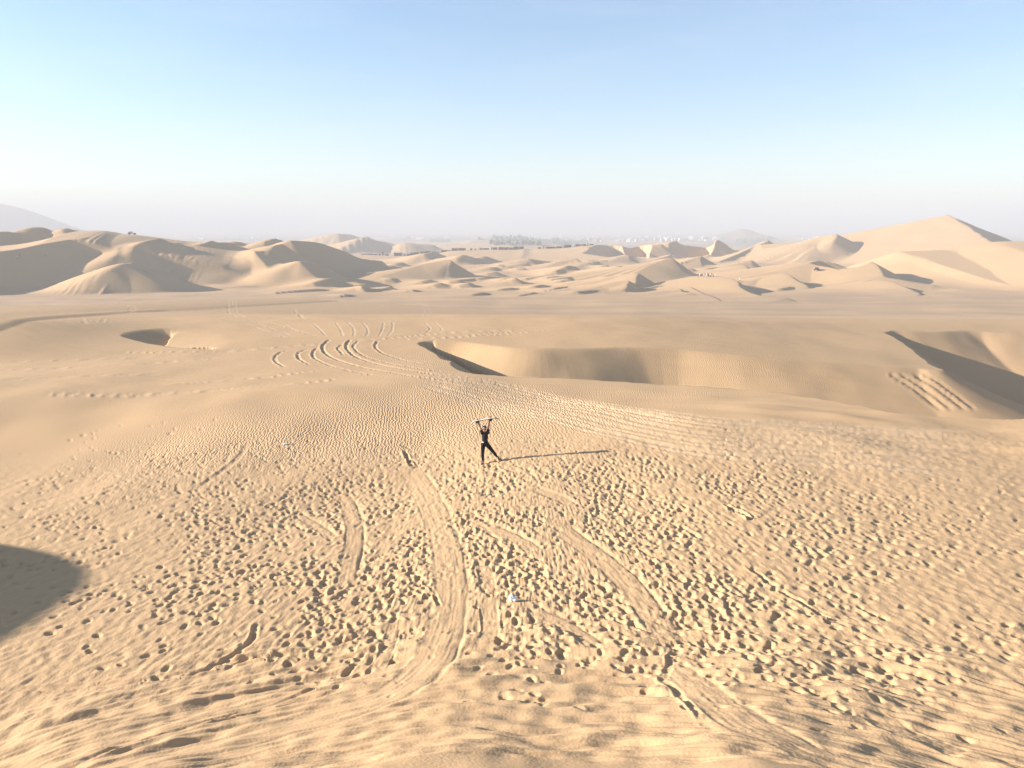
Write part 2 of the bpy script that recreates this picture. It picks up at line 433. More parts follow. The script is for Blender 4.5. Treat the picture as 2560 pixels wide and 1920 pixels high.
dune([(2060, 600), (2080, 590), (2092, 585), (2090, 595), (2087, 606)], [640, 636, 630, 620, 610], wind=.25, slip=.5, **CW)

# ---------------- far dunes and the mountain
FW = dict(kw=4, c=10, wob=False)
dune([(760, 600), (810, 590), (835, 584), (848, 583), (838, 594), (822, 610)], [1320, 1310, 1300, 1300, 1270, 1230], wind=.2, slip=.5, **FW)
dune([(848, 583), (870, 585), (905, 594), (940, 606)], [1300, 1310, 1320, 1330], wind=.3, slip=.4, face=(.3, -1), **FW)
dune([(860, 606), (920, 594), (903, 597), (889, 610), (882, 632)], [1030, 1020, 1010, 990, 960], wind=.2, slip=.5, **FW)
dune([(920, 594), (945, 599), (978, 607)], [1020, 1030, 1040], wind=.3, slip=.45, face=(.3, -1), **FW)
dune([(985, 616), (1012, 607), (1050, 609), (1080, 611), (1098, 620)], [1010, 1010, 1020, 1030, 1040], wind=.15, slip=.4, face=(.5, -1), **FW)
dune([(1100, 612), (1200, 607), (1300, 606), (1400, 612)], 1250, wind=.05, slip=.05, ks=4, **FW)
dune([(1180, 598), (1260, 590), (1330, 594), (1400, 600)], 1900, wind=.08, slip=.08, ks=4, **FW)
dune([(1715, 606), (1800, 590), (1843, 571), (1852, 570), (1849, 585), (1846, 602)], [2520, 2510, 2500, 2500, 2450, 2400], wind=.2, slip=.5, **FW)
dune([(1852, 570), (1900, 581), (1960, 602)], [2500, 2520, 2540], wind=.3, slip=.4, face=(.4, -1), **FW)
dune([(-420, 500), (-200, 492), (0, 508), (50, 519), (110, 540), (160, 561), (195, 575)], 2700, wind=.3, slip=.35, kw=9, ks=9, c=20, wob=False)

# unseen hump added off frame to cast the shadow in the lower left corner
tip = np.array(at_z(55, 1470, 0.2))
Ls = 24.0
hump_c = tip[:2] - (Ls + 1.0) * np.array([SHADOW.x, SHADOW.y])
hd = (X - hump_c[0]) * -SHADOW.y + (Y - hump_c[1]) * SHADOW.x
ha = (X - hump_c[0]) * SHADOW.x + (Y - hump_c[1]) * SHADOW.y
HUMP = 0.2 + Ls * math.tan(SUN_EL) - 0.018 * np.abs(hd) ** 3.0 - 0.42 * np.abs(ha)
H = smax(H, HUMP, 0.5)

# ------------------------------------------------------------------ sight lines against the sheet
def ground(x, y):
    rr = math.hypot(x, y); ang = math.atan2(x, y)
    i = int(np.clip(np.searchsorted(r, rr), 1, NR - 1)); j = int(np.clip(np.searchsorted(th, ang), 1, NC - 1))
    fi = (rr - r[i - 1]) / (r[i] - r[i - 1]); fj = (ang - th[j - 1]) / (th[j] - th[j - 1])
    return float((H[i - 1, j - 1] * (1 - fi) + H[i, j - 1] * fi) * (1 - fj) + (H[i - 1, j] * (1 - fi) + H[i, j] * fi) * fj)

# ------------------------------------------------------------------ marks in the sand
SMOOTH = np.zeros((NR, NC), np.float32)     # where boards have planed the prints away
RIP = np.zeros((NR, NC), np.float32)        # strength of the wind ripples
DARK = np.zeros((NR, NC), np.float32)       # dark gravelly sand
PALE = np.zeros((NR, NC), np.float32)       # freshly turned pale sand
D0 = np.zeros((NR, NC))                     # fine relief

def path(px):
    pts = [hit(u, v) for u, v in px]
    pts = [p for p in pts if p is not None]
    return catmull(np.array(pts), 5)

def groove(px, w=0.12, depth=0.05, rim=0.5, pale=0.0, taper=True, clear=0.0, cl=False, off=0.0, rough=1.0):
    P = path(px)
    P[:, 0] += .05 * noise(P[:, 0] / .35, P[:, 1] / .35, 43); P[:, 1] += .06 * noise(P[:, 0] / .4 + 5, P[:, 1] / .4, 44)
    if off:
        t = np.gradient(P[:, :2], axis=0); t /= np.linalg.norm(t, axis=1)[:, None] + 1e-9
        P = P.copy(); P[:, 0] += t[:, 1] * off; P[:, 1] -= t[:, 0] * off
    n = len(P)
    P[:, 2] = np.linspace(0, 1, n)
    for a in range(0, n - 1, 4):
        Q = P[a:min(a + 5, n)]
        ww = window(Q[:, 0], Q[:, 1], w * 4)
        x, y = X[ww], Y[ww]
        if x.size == 0: continue
        d, q, s = polydist(Q, x, y)
        # belong only to this chunk (no double stamping at joints)
        tq = Q[1, :2] - Q[0, :2]; ok = (x - Q[0, 0]) * tq[0] + (y - Q[0, 1]) * tq[1] >= 0
        tq = Q[-1, :2] - Q[-2, :2]; ok &= (x - Q[-1, 0]) * tq[0] + (y - Q[-1, 1]) * tq[1] < 0
        amp = np.where(ok, 1.0, 0.0)
        if taper: amp = amp * sstep(s, 0, .06) * sstep(1 - s, 0, .10)
        amp = amp * np.clip(1 + rough * (noise(x / .55, y / .55, 41) + .7 * noise(x / .2, y / .2, 45)), 0, 1.8)
        ww_ = w * (1 + 0.2 * noise(x / .8, y / .8, 42))
        prof = -depth * np.exp(-(d / ww_) ** 4) + rim * depth * np.exp(-((d - 1.5 * ww_) / (.45 * ww_)) ** 2) * (1 + .5 * q)
        D0[ww] += amp * prof
        if clear: SMOOTH[ww] = np.maximum(SMOOTH[ww], clear * amp * np.exp(-(d / (w * 1.6)) ** 4))
        if pale: PALE[ww] = np.maximum(PALE[ww], pale * np.minimum(amp, 1) * np.exp(-(d / (w * 1.4)) ** 4))

def board(px, w=0.7, depth=0.018, rim=0.004, edge=0.0):
    P = path(px); n = len(P); P[:, 2] = np.linspace(0, 1, n)
    hw = w / 2
    ww = window(P[:, 0], P[:, 1], w)
    x, y = X[ww], Y[ww]
    d, q, s = polydist(P, x, y)
    sd = d * np.sign(q)
    amp = sstep(s, 0, .16) * sstep(1 - s, 0, .10) * np.clip(.9 + .5 * noise(x / .8, y / .8, 55), 0, 1.1)
    hw_ = hw * (1 + .14 * noise(x / .9, y / .9, 51))
    m = sstep(d, hw_ * 1.08, hw_ * .9)
    stri = 0.007 * noise(sd / .07 + 3, s * 9, 52) + 0.007 * noise(sd / .16 + 3, s * 14, 53)
    prof = m * (-depth + stri) + rim * np.exp(-((d - hw_ * 1.2) / .10) ** 2) * (1 + .6 * noise(x / .3, y / .3, 54))
    prof += -edge * np.exp(-((sd + hw_ * .95) / .07) ** 2)
    D0[ww] += amp * prof
    SMOOTH[ww] = np.maximum(SMOOTH[ww], amp * sstep(d, hw_ * 1.25, hw_ * .95))

# boards sliding to and past the camera
board([(1000, 1145), (1030, 1180), (1060, 1225), (1085, 1275), (1108, 1335), (1122, 1400), (1128, 1470), (1118, 1550), (1092, 1625), (1050, 1685), (985, 1728), (880, 1772), (740, 1815), (520, 1868), (200, 1940)], w=.95, depth=.014, edge=.022)
board([(1385, 1300), (1425, 1335), (1480, 1375), (1545, 1430), (1600, 1490), (1645, 1550), (1672, 1600)], w=.72, depth=.018, edge=.036)
board([(1180, 1303), (1240, 1322), (1300, 1350), (1340, 1378)], w=.55, depth=.022, edge=.035)
board([(1322, 1498), (1345, 1530), (1400, 1552), (1450, 1585), (1500, 1620)], w=.45, depth=.022, edge=.03)
board([(838, 1228), (868, 1255), (886, 1310), (886, 1360), (872, 1420), (856, 1480)], w=.62, depth=.02, edge=.035)
board([(728, 1275), (765, 1298), (808, 1325), (830, 1345)], w=.42, depth=.018, edge=.03)
board([(1205, 1405), (1215, 1440), (1222, 1475)], w=.4, depth=.03)
board([(1220, 1500), (1225, 1560), (1222, 1600)], w=.45, depth=.03)
board([(1330, 1220), (1390, 1240), (1430, 1262)], w=.5, depth=.03)
board([(1640, 1650), (1700, 1690), (1790, 1760), (1920, 1830), (2080, 1900)], w=.9, depth=.016, edge=.012)
board([(985, 1560), (970, 1620), (940, 1665)], w=.35, depth=.025, edge=.02)
board([(2150, 1770), (2280, 1835), (2420, 1890)], w=.6, depth=.025)
# dark trenches
groove([(640, 1560), (632, 1592), (610, 1620), (570, 1648), (520, 1668), (455, 1685), (400, 1694)], .075, .045, rim=.3, clear=.4)
groove([(1810, 1262), (1850, 1280), (1880, 1300)], .08, .07)
groove([(1865, 1412), (1920, 1455), (1990, 1500), (2060, 1540), (2140, 1575), (2240, 1610)], .07, .035, clear=.5)
groove([(1690, 1625), (1672, 1660), (1660, 1690), (1690, 1730), (1730, 1770), (1790, 1830)], .07, .022, clear=.4)
groove([(1010, 1125), (1018, 1145), (1030, 1165)], .08, .08)
groove([(1020, 1420), (1060, 1450), (1085, 1480), (1098, 1520)], .06, .03, clear=.4)
groove([(620, 1110), (590, 1150), (540, 1190), (500, 1215)], .14, .022, clear=.8)
groove([(0, 1725), (140, 1718), (300, 1708), (430, 1692), (540, 1668), (640, 1655)], .09, .03, clear=.5, rough=.5)
groove([(520, 1660), (700, 1640), (800, 1640)], .12, .06, clear=.5)
groove([(180, 1915), (420, 1832), (700, 1757), (900, 1690)], .07, .028, clear=.8, rough=.4)
groove([(120, 1920), (360, 1848), (640, 1785), (880, 1720)], .06, .022, clear=.8, rough=.4)
# sweeping lines across the flat, left by vehicles
for k_, (y0, y1, y2, y3) in enumerate([(928, 968, 1032, 1080), (938, 985, 1050, 1096), (945, 1000, 1072, 1122), (952, 1016, 1095, 1150), (932, 975, 1040, 1086), (960, 1030, 1118, 1180)]):
    groove([(1040, y0), (1300, y1), (1680, y2), (2000, (y2 + y3) / 2), (2480, y3)], .20, .022, rim=.7, pale=.3, rough=.8)
    groove([(1040, y0 + 3), (1300, y1 + 7), (1680, y2 + 10), (2000, (y2 + y3) / 2 + 12), (2480, y3 + 14)], .14, .016, rim=.7, pale=.25, rough=.8)
tt_main = [[(826, 848), (812, 858), (806, 870), (815, 884), (845, 900), (890, 914), (970, 930), (1070, 945), (1200, 962)],
           [(878, 848), (868, 858), (866, 870), (880, 886), (910, 900), (960, 914), (1050, 930), (1180, 948)]]
for t_ in tt_main:
    groove(t_, .14, .06, rim=.5, pale=.3, clear=1, rough=.5)
for t_ in [[(898, 850), (884, 866), (900, 884), (940, 900), (1020, 917), (1140, 934)],
           [(945, 850), (938, 866), (955, 882), (1000, 898), (1080, 915)],
           [(795, 868), (782, 882), (790, 898), (820, 912), (870, 926), (960, 942)],
           [(855, 862), (845, 872), (860, 888)], [(770, 872), (745, 884), (752, 900), (775, 912)], [(720, 876), (690, 888), (690, 905), (715, 918)],
           [(0, 905), (250, 898), (500, 884), (700, 868), (850, 855)], [(0, 925), (300, 912), (560, 892)], [(300, 880), (500, 878), (680, 868)],
           [(0, 950), (200, 940), (420, 935)], [(880, 852), (980, 845), (1120, 832), (1350, 823)], [(1000, 850), (1150, 840), (1300, 826)], [(1080, 848), (1240, 836), (1380, 824)],
           [(400, 962), (640, 945), (800, 925)], [(100, 985), (400, 985), (700, 962), (860, 945)]]:
    groove(t_, .13, .036, rim=.7, pale=.35, rough=.9)
for t_ in [[(640, 806), (680, 822), (735, 842)], [(610, 808), (660, 826), (720, 845)], [(700, 806), (740, 826), (800, 843)], [(665, 803), (720, 820), (790, 841)],
           [(780, 806), (800, 825), (815, 840)], [(838, 806), (850, 822), (856, 842)], [(868, 804), (884, 822), (884, 842)], [(905, 806), (920, 826), (915, 842)],
           [(958, 805), (957, 822), (945, 842)], [(982, 805), (981, 824), (968, 842)], [(1060, 806), (1075, 822), (1060, 836)], [(1085, 806), (1105, 824), (1080, 838)]]:
    groove(t_, .11, .018, rim=.7, pale=.6, taper=True)
for t_ in [[(247, 754), (236, 772), (244, 797)], [(256, 754), (250, 774), (262, 797)], [(222, 758), (216, 775), (203, 796)], [(300, 760), (325, 764), (337, 772), (325, 780), (305, 782)],
           [(310, 762), (328, 769), (318, 778)], [(576, 742), (571, 770), (590, 797)], [(584, 742), (580, 770), (604, 797)], [(592, 744), (588, 772), (612, 798)], [(726, 768), (740, 785), (752, 800)],
           [(735, 768), (750, 786), (762, 800)], [(1050, 760), (1060, 780), (1052, 800)], [(1062, 758), (1074, 780), (1066, 800)],
           [(0, 803), (250, 806), (500, 803), (660, 803)]]:
    groove(t_, .2, .012, rim=.6, pale=.24)

for o_ in (0, 26, 60, 84):
    groove([(2222 + o_, 934), (2285 + o_, 972), (2360 + o_, 1028)], .24, .06, rim=.5, rough=.1)

# wind ripple strength
pxm = lambda u, v, z=0.0: at_z(u, v, z)[:2]
def blob(u, v, ru, rv, z=0.0):
    c = pxm(u, v, z); ex = pxm(u + ru, v, z); ey = pxm(u, v - rv, z)
    return np.exp(-(((X - c[0]) / abs(ex[0] - c[0])) ** 2 + ((Y - c[1]) / abs(ey[1] - c[1])) ** 2))
RIP += 0.9 * blob(1250, 1030, 420, 75) + 0.7 * blob(1950, 865, 280, 40, -.3) + 0.55 * blob(900, 1080, 330, 60) + .7 * blob(1750, 985, 260, 25)
RIP += 0.7 * blob(380, 1160, 300, 110) + .6 * blob(1100, 880, 160, 30) + .35 * blob(300, 870, 330, 30) + .4 * blob(1400, 830, 400, 20)
RIP = np.clip(RIP, 0, 1)

# footprints --------------------------------------------------------------
PR = []
def dens(x, y):
    # picture coordinates of a ground point
    dz = HC - ground(x, y)
    ca = CP * y + SP * dz
    u = 1280 + FPX * x / ca
    v = 960 + FPX * (CP * dz - SP * y) / ca
    top = np.interp(u, [0, 500, 900, 1400, 1800, 2560], [1035, 1030, 1085, 1085, 1120, 1200])
    bot = np.interp(u, [0, 300, 900, 1300, 1700, 2000, 2560], [1640, 1700, 1740, 1800, 1800, 1850, 1960])
    t = np.clip((v - top) / 70, 0, 1) * np.clip((bot - v) / 150, 0, 1)
    return t, u, v
def add_print(x, y, a, sc=1.0, dp=1.0):
    t, u, v = dens(x, y)
    pn = float(noise(np.array([x / 2.6]), np.array([y / 2.6]), 99)[0])
    if random.random() > t * min(max(.85 + 2.0 * pn, .15), 1.0): return
    dp *= np.interp(v, [1050, 1250, 1500], [.62, .85, 1.0]) * np.interp(u, [0, 600, 1900, 2560], [1.25, 1.05, 1, .85])
    PR.append((x, y, a, sc * random.uniform(.8, 1.2), dp * random.uniform(.55, 1.25)))
for i in range(500):                       # walkers
    u = random.uniform(-150, 2700); v = random.uniform(1060, 1980)
    x, y = pxm(u, v)
    a = math.radians(random.gauss(0, 26)) if random.random() < .7 else random.uniform(0, math.pi)
    if u < 700: a = math.radians(random.gauss(38, 20))
    if u > 1900: a = math.radians(random.gauss(-48, 24))
    sd = 1
    n = random.randint(14, 46)
    for s_ in range(n):
        a += random.gauss(0, .07)
        x += math.sin(a) * random.uniform(.5, .75); y += math.cos(a) * random.uniform(.5, .75)
        sd = -sd
        px_, py_ = x + math.cos(a) * .11 * sd, y - math.sin(a) * .11 * sd
        if y < 8 or y > 48: continue
        add_print(px_, py_, a + random.gauss(0, .2))
for i in range(2000):
    u = random.uniform(-150, 2700); v = random.uniform(1060, 2050)
    x, y = pxm(u, v)
    if random.random() > (16.0 / max(y, 12)) ** -1.0 * .6: continue
    a = random.uniform(0, math.pi)
    if u > 1900: a = math.radians(random.gauss(-58, 30))
    old = random.random() < .4
    add_print(x, y, a, random.uniform(1.3, 1.9) if old else random.uniform(.7, 1.2), random.uniform(.12, .3) if old else random.uniform(.3, 1.0))
print("prints", len(PR))
FP = np.zeros((NR, NC))
for (x, y, a, sc, dp) in PR:
    rr = math.hypot(x, y); an = math.atan2(x, y)
    ext = .34 * sc
    i0, i1 = np.searchsorted(r, [rr - ext, rr + ext]); j0, j1 = np.searchsorted(th, [an - ext / rr, an + ext / rr])
    if i1 <= i0 or j1 <= j0: continue
    w = (slice(i0, i1), slice(j0, j1))
    dx = X[w] - x; dy = Y[w] - y
    la = dx * math.sin(a) + dy * math.cos(a); lb = dx * math.cos(a) - dy * math.sin(a)
    e = np.sqrt((la / (.128 * sc)) ** 2 + (lb / (.084 * sc)) ** 2)
    lee = np.clip(.5 + .5 * dx / (np.hypot(dx, dy) + 1e-6), 0, 1)
    pit_ = np.where(e < 1, -((1 - lee) * (1 - e ** 2.6) + lee * (1 - e * e) ** 1.6) * (1 + .25 * la / .18), 0)
    rim_ = np.exp(-((e - 1.3) / .32) ** 2) * (.09 + .05 * np.sign(la))
    FP[w] = FP[w] * (1 - .55 * np.clip(1.1 - e, 0, 1)) + (.052 * dp * sc) * (pit_ + rim_ * .8)
ph = np.radians(np.interp(X, [-12, -4, 0, 4, 14], [42, 22, 0, -25, -52]))
al_ = X * np.sin(ph) + Y * np.cos(ph); ac_ = X * np.cos(ph) - Y * np.sin(ph)
lump = .013 * fbm(X / .5, Y / .5, 2, 61) + .010 * noise(X / .2, Y / .2, 63) + .013 * noise(ac_ / .22, al_ / .6, 64) + .010 * noise(ac_ / .11, al_ / .35, 65)
area = sstep(Y, 52, 40) * sstep(RR, 12, 18)
d_u = 1280 + FPX * X / (CP * Y + SP * HC); d_v = 960 + FPX * (CP * HC - SP * Y) / (CP * Y + SP * HC)
worn = sstep(d_v, 1080, 1180) * sstep(RR, 13.5, 18) * sstep(Y, 50, 36)
D0 += (FP + lump * worn) * (1 - .8 * SMOOTH)
# contour streaks on the slope under the camera, blown low ridges on the flat to the right
strk = sstep(RR, 19.0, 15.5)
warp = .35 * noise(TT * 5, RR / 3, 71)
D0 += 1.25 * strk * (1 - .6 * SMOOTH) * (.06 * noise((RR + warp) / .8, TT * 3.0, 72) + .045 * noise((RR + warp * 1.5) / .33, TT * 5.5, 73) + .024 * noise((RR + .1 * warp) / .14, TT * 9, 74) + .012 * noise(RR / .07, TT * 14, 79) + .05 * noise(X / 1.6, Y / 1.3, 75) + .03 * noise(X / .45, Y / .4, 76))
lowr = sstep(X, 6, 16) * sstep(Y, 24, 30) * sstep(Y, 50, 40)
D0 += lowr * .11 * fbm((X * .25 + Y) / 1.5, (X - Y * .2) / 5.5, 2, 77)
D0 += .02 * fbm((X * .2 + Y) / .8, X / 6.0, 2, 78) * sstep(Y, 40, 46) * sstep(Y, 100, 80)
# avalanche chutes on the far left slope
for (u, v, ru, rv, D) in [(195, 690, 55, 40, 300), (430, 650, 45, 25, 345), (2150, 655, 40, 20, 395), (1640, 670, 20, 25, 420)]:
    c = at(u, v, D); sx = ru * D / FPX
    m = np.exp(-((X - c[0]) / sx) ** 2 - ((Y - c[1]) / (sx * 1.8)) ** 2)
    k_ = D / 300.0
    D0 += m * (.32 * k_) * noise(X / (1.1 * k_) + Y * .05, Y / (9 * k_), 81)
RIP *= (1 - SMOOTH) * (1 - .75 * worn)
H += D0

# gravel on the valley floor, scrub and fields on the far plain
val = sstep(H, -13.2, -14.2) * sstep(Y, 190, 215) * sstep(Y, 330, 275)
DARK += val * np.clip(.62 + .55 * fbm(X / 55, Y / 9, 3, 91), 0, 1)
cu = 1280 + FPX * X / (CP * Y - SP * (H - HC))
cv = 960 + FPX * (-CP * (H - HC) - SP * Y) / (CP * Y - SP * (H - HC))
DARK = np.clip(DARK + .25 * sstep(Y, 84, 92) * sstep(Y, 260, 200), 0, 1)
DARK *= (1 - .8 * PALE)
SCRUB = np.clip(sstep(Y, 1150, 1700) * (.35 + .9 * fbm(X / 420, Y / 500, 3, 95)), 0, 1).astype(np.float32)

# ------------------------------------------------------------------ materials
def mat(name):
    m = bpy.data.materials.new(name); m.use_nodes = True
    return m, m.node_tree.nodes, m.node_tree.links, m.node_tree.nodes["Principled BSDF"]

def plain(name, col, rough=.7, var=.12, scale=12.0, metal=0.0, bump=0.0):
    m, n, l, p = mat(name)
    tc = n.new("ShaderNodeTexCoord"); nz = n.new("ShaderNodeTexNoise")
    nz.inputs["Scale"].default_value = scale; nz.inputs["Detail"].default_value = 4
    l.new(tc.outputs["Object"], nz.inputs["Vector"])
    mx = n.new("ShaderNodeMix"); mx.data_type = 'RGBA'
    mx.inputs["A"].default_value = (*[c * (1 - var) for c in col], 1)
    mx.inputs["B"].default_value = (*[min(c * (1 + var), 1) for c in col], 1)
    l.new(nz.outputs["Fac"], mx.inputs["Factor"]); l.new(mx.outputs["Result"], p.inputs["Base Color"])
    p.inputs["Roughness"].default_value = rough; p.inputs["Specular IOR Level"].default_value = .5 if rough < .3 else .15; p.inputs["Metallic"].default_value = metal
    if bump:
        b = n.new("ShaderNodeBump"); b.inputs["Strength"].default_value = .6; b.inputs["Distance"].default_value = bump
        l.new(nz.outputs["Fac"], b.inputs["Height"]); l.new(b.outputs["Normal"], p.inputs["Normal"])
    return m

def sand_material():
    m, n, l, p = mat("sand")
    geo = n.new("ShaderNodeNewGeometry")
    def attr(nm):
        a = n.new("ShaderNodeAttribute"); a.attribute_name = nm; return a.outputs["Fac"]
    def nz(scale, detail=3, vec=None):
        t = n.new("ShaderNodeTexNoise"); t.inputs["Scale"].default_value = scale; t.inputs["Detail"].default_value = detail
        l.new(vec or geo.outputs["Position"], t.inputs["Vector"]); return t.outputs["Fac"]
    def mixc(f, a, b):
        x = n.new("ShaderNodeMix"); x.data_type = 'RGBA'
        for s, v in (("Factor", f), ("A", a), ("B", b)):
            if isinstance(v, tuple): x.inputs[s].default_value = (*v, 1)
            elif isinstance(v, float): x.inputs[s].default_value = v
            else: l.new(v, x.inputs[s])
        return x.outputs["Result"]
    def mth(op, a, b=None):
        x = n.new("ShaderNodeMath"); x.operation = op
        for i, v in enumerate((a, b)):
            if v is None: continue
            if isinstance(v, (int, float)): x.inputs[i].default_value = v
            else: l.new(v, x.inputs[i])
        return x.outputs[0]
    c = mixc(nz(.12, 4), (.515, .329, .168), (.555, .362, .195))
    c = mixc(mth('MULTIPLY', nz(6.0, 5), .5), c, (.505, .298, .150))
    sv = n.new("ShaderNodeMapping"); sv.inputs["Scale"].default_value = (.05, .16, .1); l.new(geo.outputs["Position"], sv.inputs["Vector"])
    c = mixc(mth('MULTIPLY', nz(1.0, 6, sv.outputs[0]), .28), c, (.44, .275, .140))
    c = mixc(mth('MULTIPLY', attr("gravel"), .75), c, (.35, .235, .145))
    c = mixc(mth('MULTIPLY', attr("turned"), .6), c, (.60, .47, .33))
    c = mixc(attr("scrub"), c, (.16, .15, .11))
    l.new(c, p.inputs["Base Color"])
    p.inputs["Roughness"].default_value = .95
    p.inputs["Specular IOR Level"].default_value = .15
    # ripples
    mp = n.new("ShaderNodeMapping"); mp.inputs["Rotation"].default_value = (0, 0, math.radians(-8))
    l.new(geo.outputs["Position"], mp.inputs["Vector"])
    w = n.new("ShaderNodeTexWave"); w.wave_type = 'BANDS'; w.bands_direction = 'X'; w.wave_profile = 'SIN'
    w.inputs["Scale"].default_value = 2.1; w.inputs["Distortion"].default_value = 9.0
    w.inputs["Detail"].default_value = 2; w.inputs["Detail Scale"].default_value = 1.3
    l.new(mp.outputs[0], w.inputs["Vector"])
    amp = mth('MULTIPLY', attr("ripple"), .021)
    hr = mth('MULTIPLY', w.outputs["Fac"], amp)
    hg = mth('MULTIPLY', nz(18, 4), .012)
    hs = mth('ADD', hr, hg)
    b = n.new("ShaderNodeBump"); b.inputs["Strength"].default_value = 1.0; b.inputs["Distance"].default_value = 1.0
    l.new(hs, b.inputs["Height"]); l.new(b.outputs["Normal"], p.inputs["Normal"])
    return m
SAND = sand_material()

# ------------------------------------------------------------------ the sand sheet
me = bpy.data.meshes.new("sand_dunes")
nv = NR * NC
co = np.empty((nv, 3), np.float32)
co[:, 0] = X.ravel(); co[:, 1] = Y.ravel(); co[:, 2] = H.ravel()
ii, jj = np.meshgrid(np.arange(NR - 1), np.arange(NC - 1), indexing='ij')
a_ = (ii * NC + jj).ravel()
quads = np.stack([a_, a_ + 1, a_ + NC + 1, a_ + NC], 1)[:, ::-1].astype(np.int32)
me.vertices.add(nv); me.vertices.foreach_set("co", co.ravel())
nq = len(quads)
me.loops.add(nq * 4); me.loops.foreach_set("vertex_index", quads.ravel())
me.polygons.add(nq)
me.polygons.foreach_set("loop_start", np.arange(0, nq * 4, 4, dtype=np.int32))
me.polygons.foreach_set("loop_total", np.full(nq, 4, np.int32))
me.polygons.foreach_set("use_smooth", np.ones(nq, bool))
me.update(calc_edges=True)
for nm, arr in (("ripple", RIP), ("gravel", DARK), ("turned", PALE), ("scrub", SCRUB)):
    at_ = me.attributes.new(nm, 'FLOAT', 'POINT'); at_.data.foreach_set("value", np.ascontiguousarray(arr, dtype=np.float32).ravel())
me.materials.append(SAND)
sand = bpy.data.objects.new("sand_dunes", me); COL.objects.link(sand)
sand["kind"] = "structure"
sand["label"] = "pale desert dunes with footprints, board tracks and tyre tracks"
sand["category"] = "dunes"

# ------------------------------------------------------------------ haze
def box_mesh(name, lo, hi):
    m = bpy.data.meshes.new(name)
    v = [(x, y, z) for x in (lo[0], hi[0]) for y in (lo[1], hi[1]) for z in (lo[2], hi[2])]
    f = [(0, 1, 3, 2), (4, 6, 7, 5), (0, 4, 5, 1), (2, 3, 7, 6), (0, 2, 6, 4), (1, 5, 7, 3)]
    m.from_pydata(v, [], f); m.update(); return m
hz = bpy.data.objects.new("haze", box_mesh("haze", (-31000, -200, -60), (31000, 31000, 140))); COL.objects.link(hz)
hm = bpy.data.materials.new("haze"); hm.use_nodes = True
hn, hl = hm.node_tree.nodes, hm.node_tree.links
hn.remove(hn["Principled BSDF"])
pv = hn.new("ShaderNodeVolumePrincipled")
pv.inputs["Color"].default_value = (.55, .56, .585, 1)
pv.inputs["Density"].default_value = 6.1e-4
pv.inputs["Anisotropy"].default_value = 0.0
hl.new(pv.outputs[0], hn["Material Output"].inputs["Volume"])
hz.data.materials.append(hm)
hz["kind"] = "stuff"; hz["label"] = "pale haze over the desert"; hz["category"] = "haze"


# ================================================================== objects
def lab(o, label, cat, group=None):
    o["label"] = label; o["category"] = cat
    if group: o["group"] = group
    return o

def link(name, me_, m=None, parent=None, loc=None):
    o = bpy.data.objects.new(name, me_); COL.objects.link(o)
    if m is not None and me_ is not None and len(me_.materials) == 0: me_.materials.append(m)
    if parent is not None: o.parent = parent
    if loc is not None: o.location = loc
    return o

def empty(name, loc, rz=0.0):
    o = bpy.data.objects.new(name, None); COL.objects.link(o)
    o.location = loc; o.rotation_euler = (0, 0, rz); o.empty_display_size = .3
    return o

def to_mesh(name, bm, smooth=True):
    m = bpy.data.meshes.new(name); bm.normal_update(); bm.to_mesh(m); bm.free()
    if smooth: m.polygons.foreach_set("use_smooth", [True] * len(m.polygons))
    return m

def ball(bm, c, rad, sub=2, sc=(1, 1, 1), rot=None):
    M = Matrix.Translation(Vector(c)) @ (rot.to_4x4() if rot is not None else Matrix.Identity(4)) @ Matrix.Diagonal((sc[0] * rad, sc[1] * rad, sc[2] * rad, 1))
    bmesh.ops.create_icosphere(bm, subdivisions=sub, radius=1.0, matrix=M)

def limb(bm, p0, p1, r0, r1, n=10, cap=True):
    p0, p1 = Vector(p0), Vector(p1); d = p1 - p0
    if d.length < 1e-5: return
    M = Matrix.Translation((p0 + p1) / 2) @ d.to_track_quat('Z', 'Y').to_matrix().to_4x4()
    bmesh.ops.create_cone(bm, cap_ends=True, cap_tris=True, segments=n, radius1=r0, radius2=r1, depth=d.length, matrix=M)
    if cap:
        ball(bm, p0, r0, 2); ball(bm, p1, r1, 2)

def chain(bm, pts, n=10):
    for (a, ra), (b, rb) in zip(pts[:-1], pts[1:]): limb(bm, a, b, ra, rb, n)

def bx(bm, c, size, rz=0.0, rx=0.0):
    M = Matrix.Translation(Vector(c)) @ Matrix.Rotation(rz, 4, 'Z') @ Matrix.Rotation(rx, 4, 'X') @ Matrix.Diagonal((size[0], size[1], size[2], 1))
    bmesh.ops.create_cube(bm, size=1.0, matrix=M)

def fuse(name, bm, voxel, smooth_it=2):
    """one continuous skin over overlapping solids"""
    m = bpy.data.meshes.new("tmp"); bm.to_mesh(m); bm.free()
    o = bpy.data.objects.new("tmp", m); COL.objects.link(o)
    md = o.modifiers.new("r", 'REMESH'); md.mode = 'VOXEL'; md.voxel_size = voxel; md.use_smooth_shade = True
    if smooth_it:
        sm = o.modifiers.new("s", 'SMOOTH'); sm.iterations = smooth_it; sm.factor = .5
    dg = bpy.context.evaluated_depsgraph_get()
    out = bpy.data.meshes.new_from_object(o.evaluated_get(dg)); out.name = name
    bpy.data.objects.remove(o); bpy.data.meshes.remove(m)
    return out

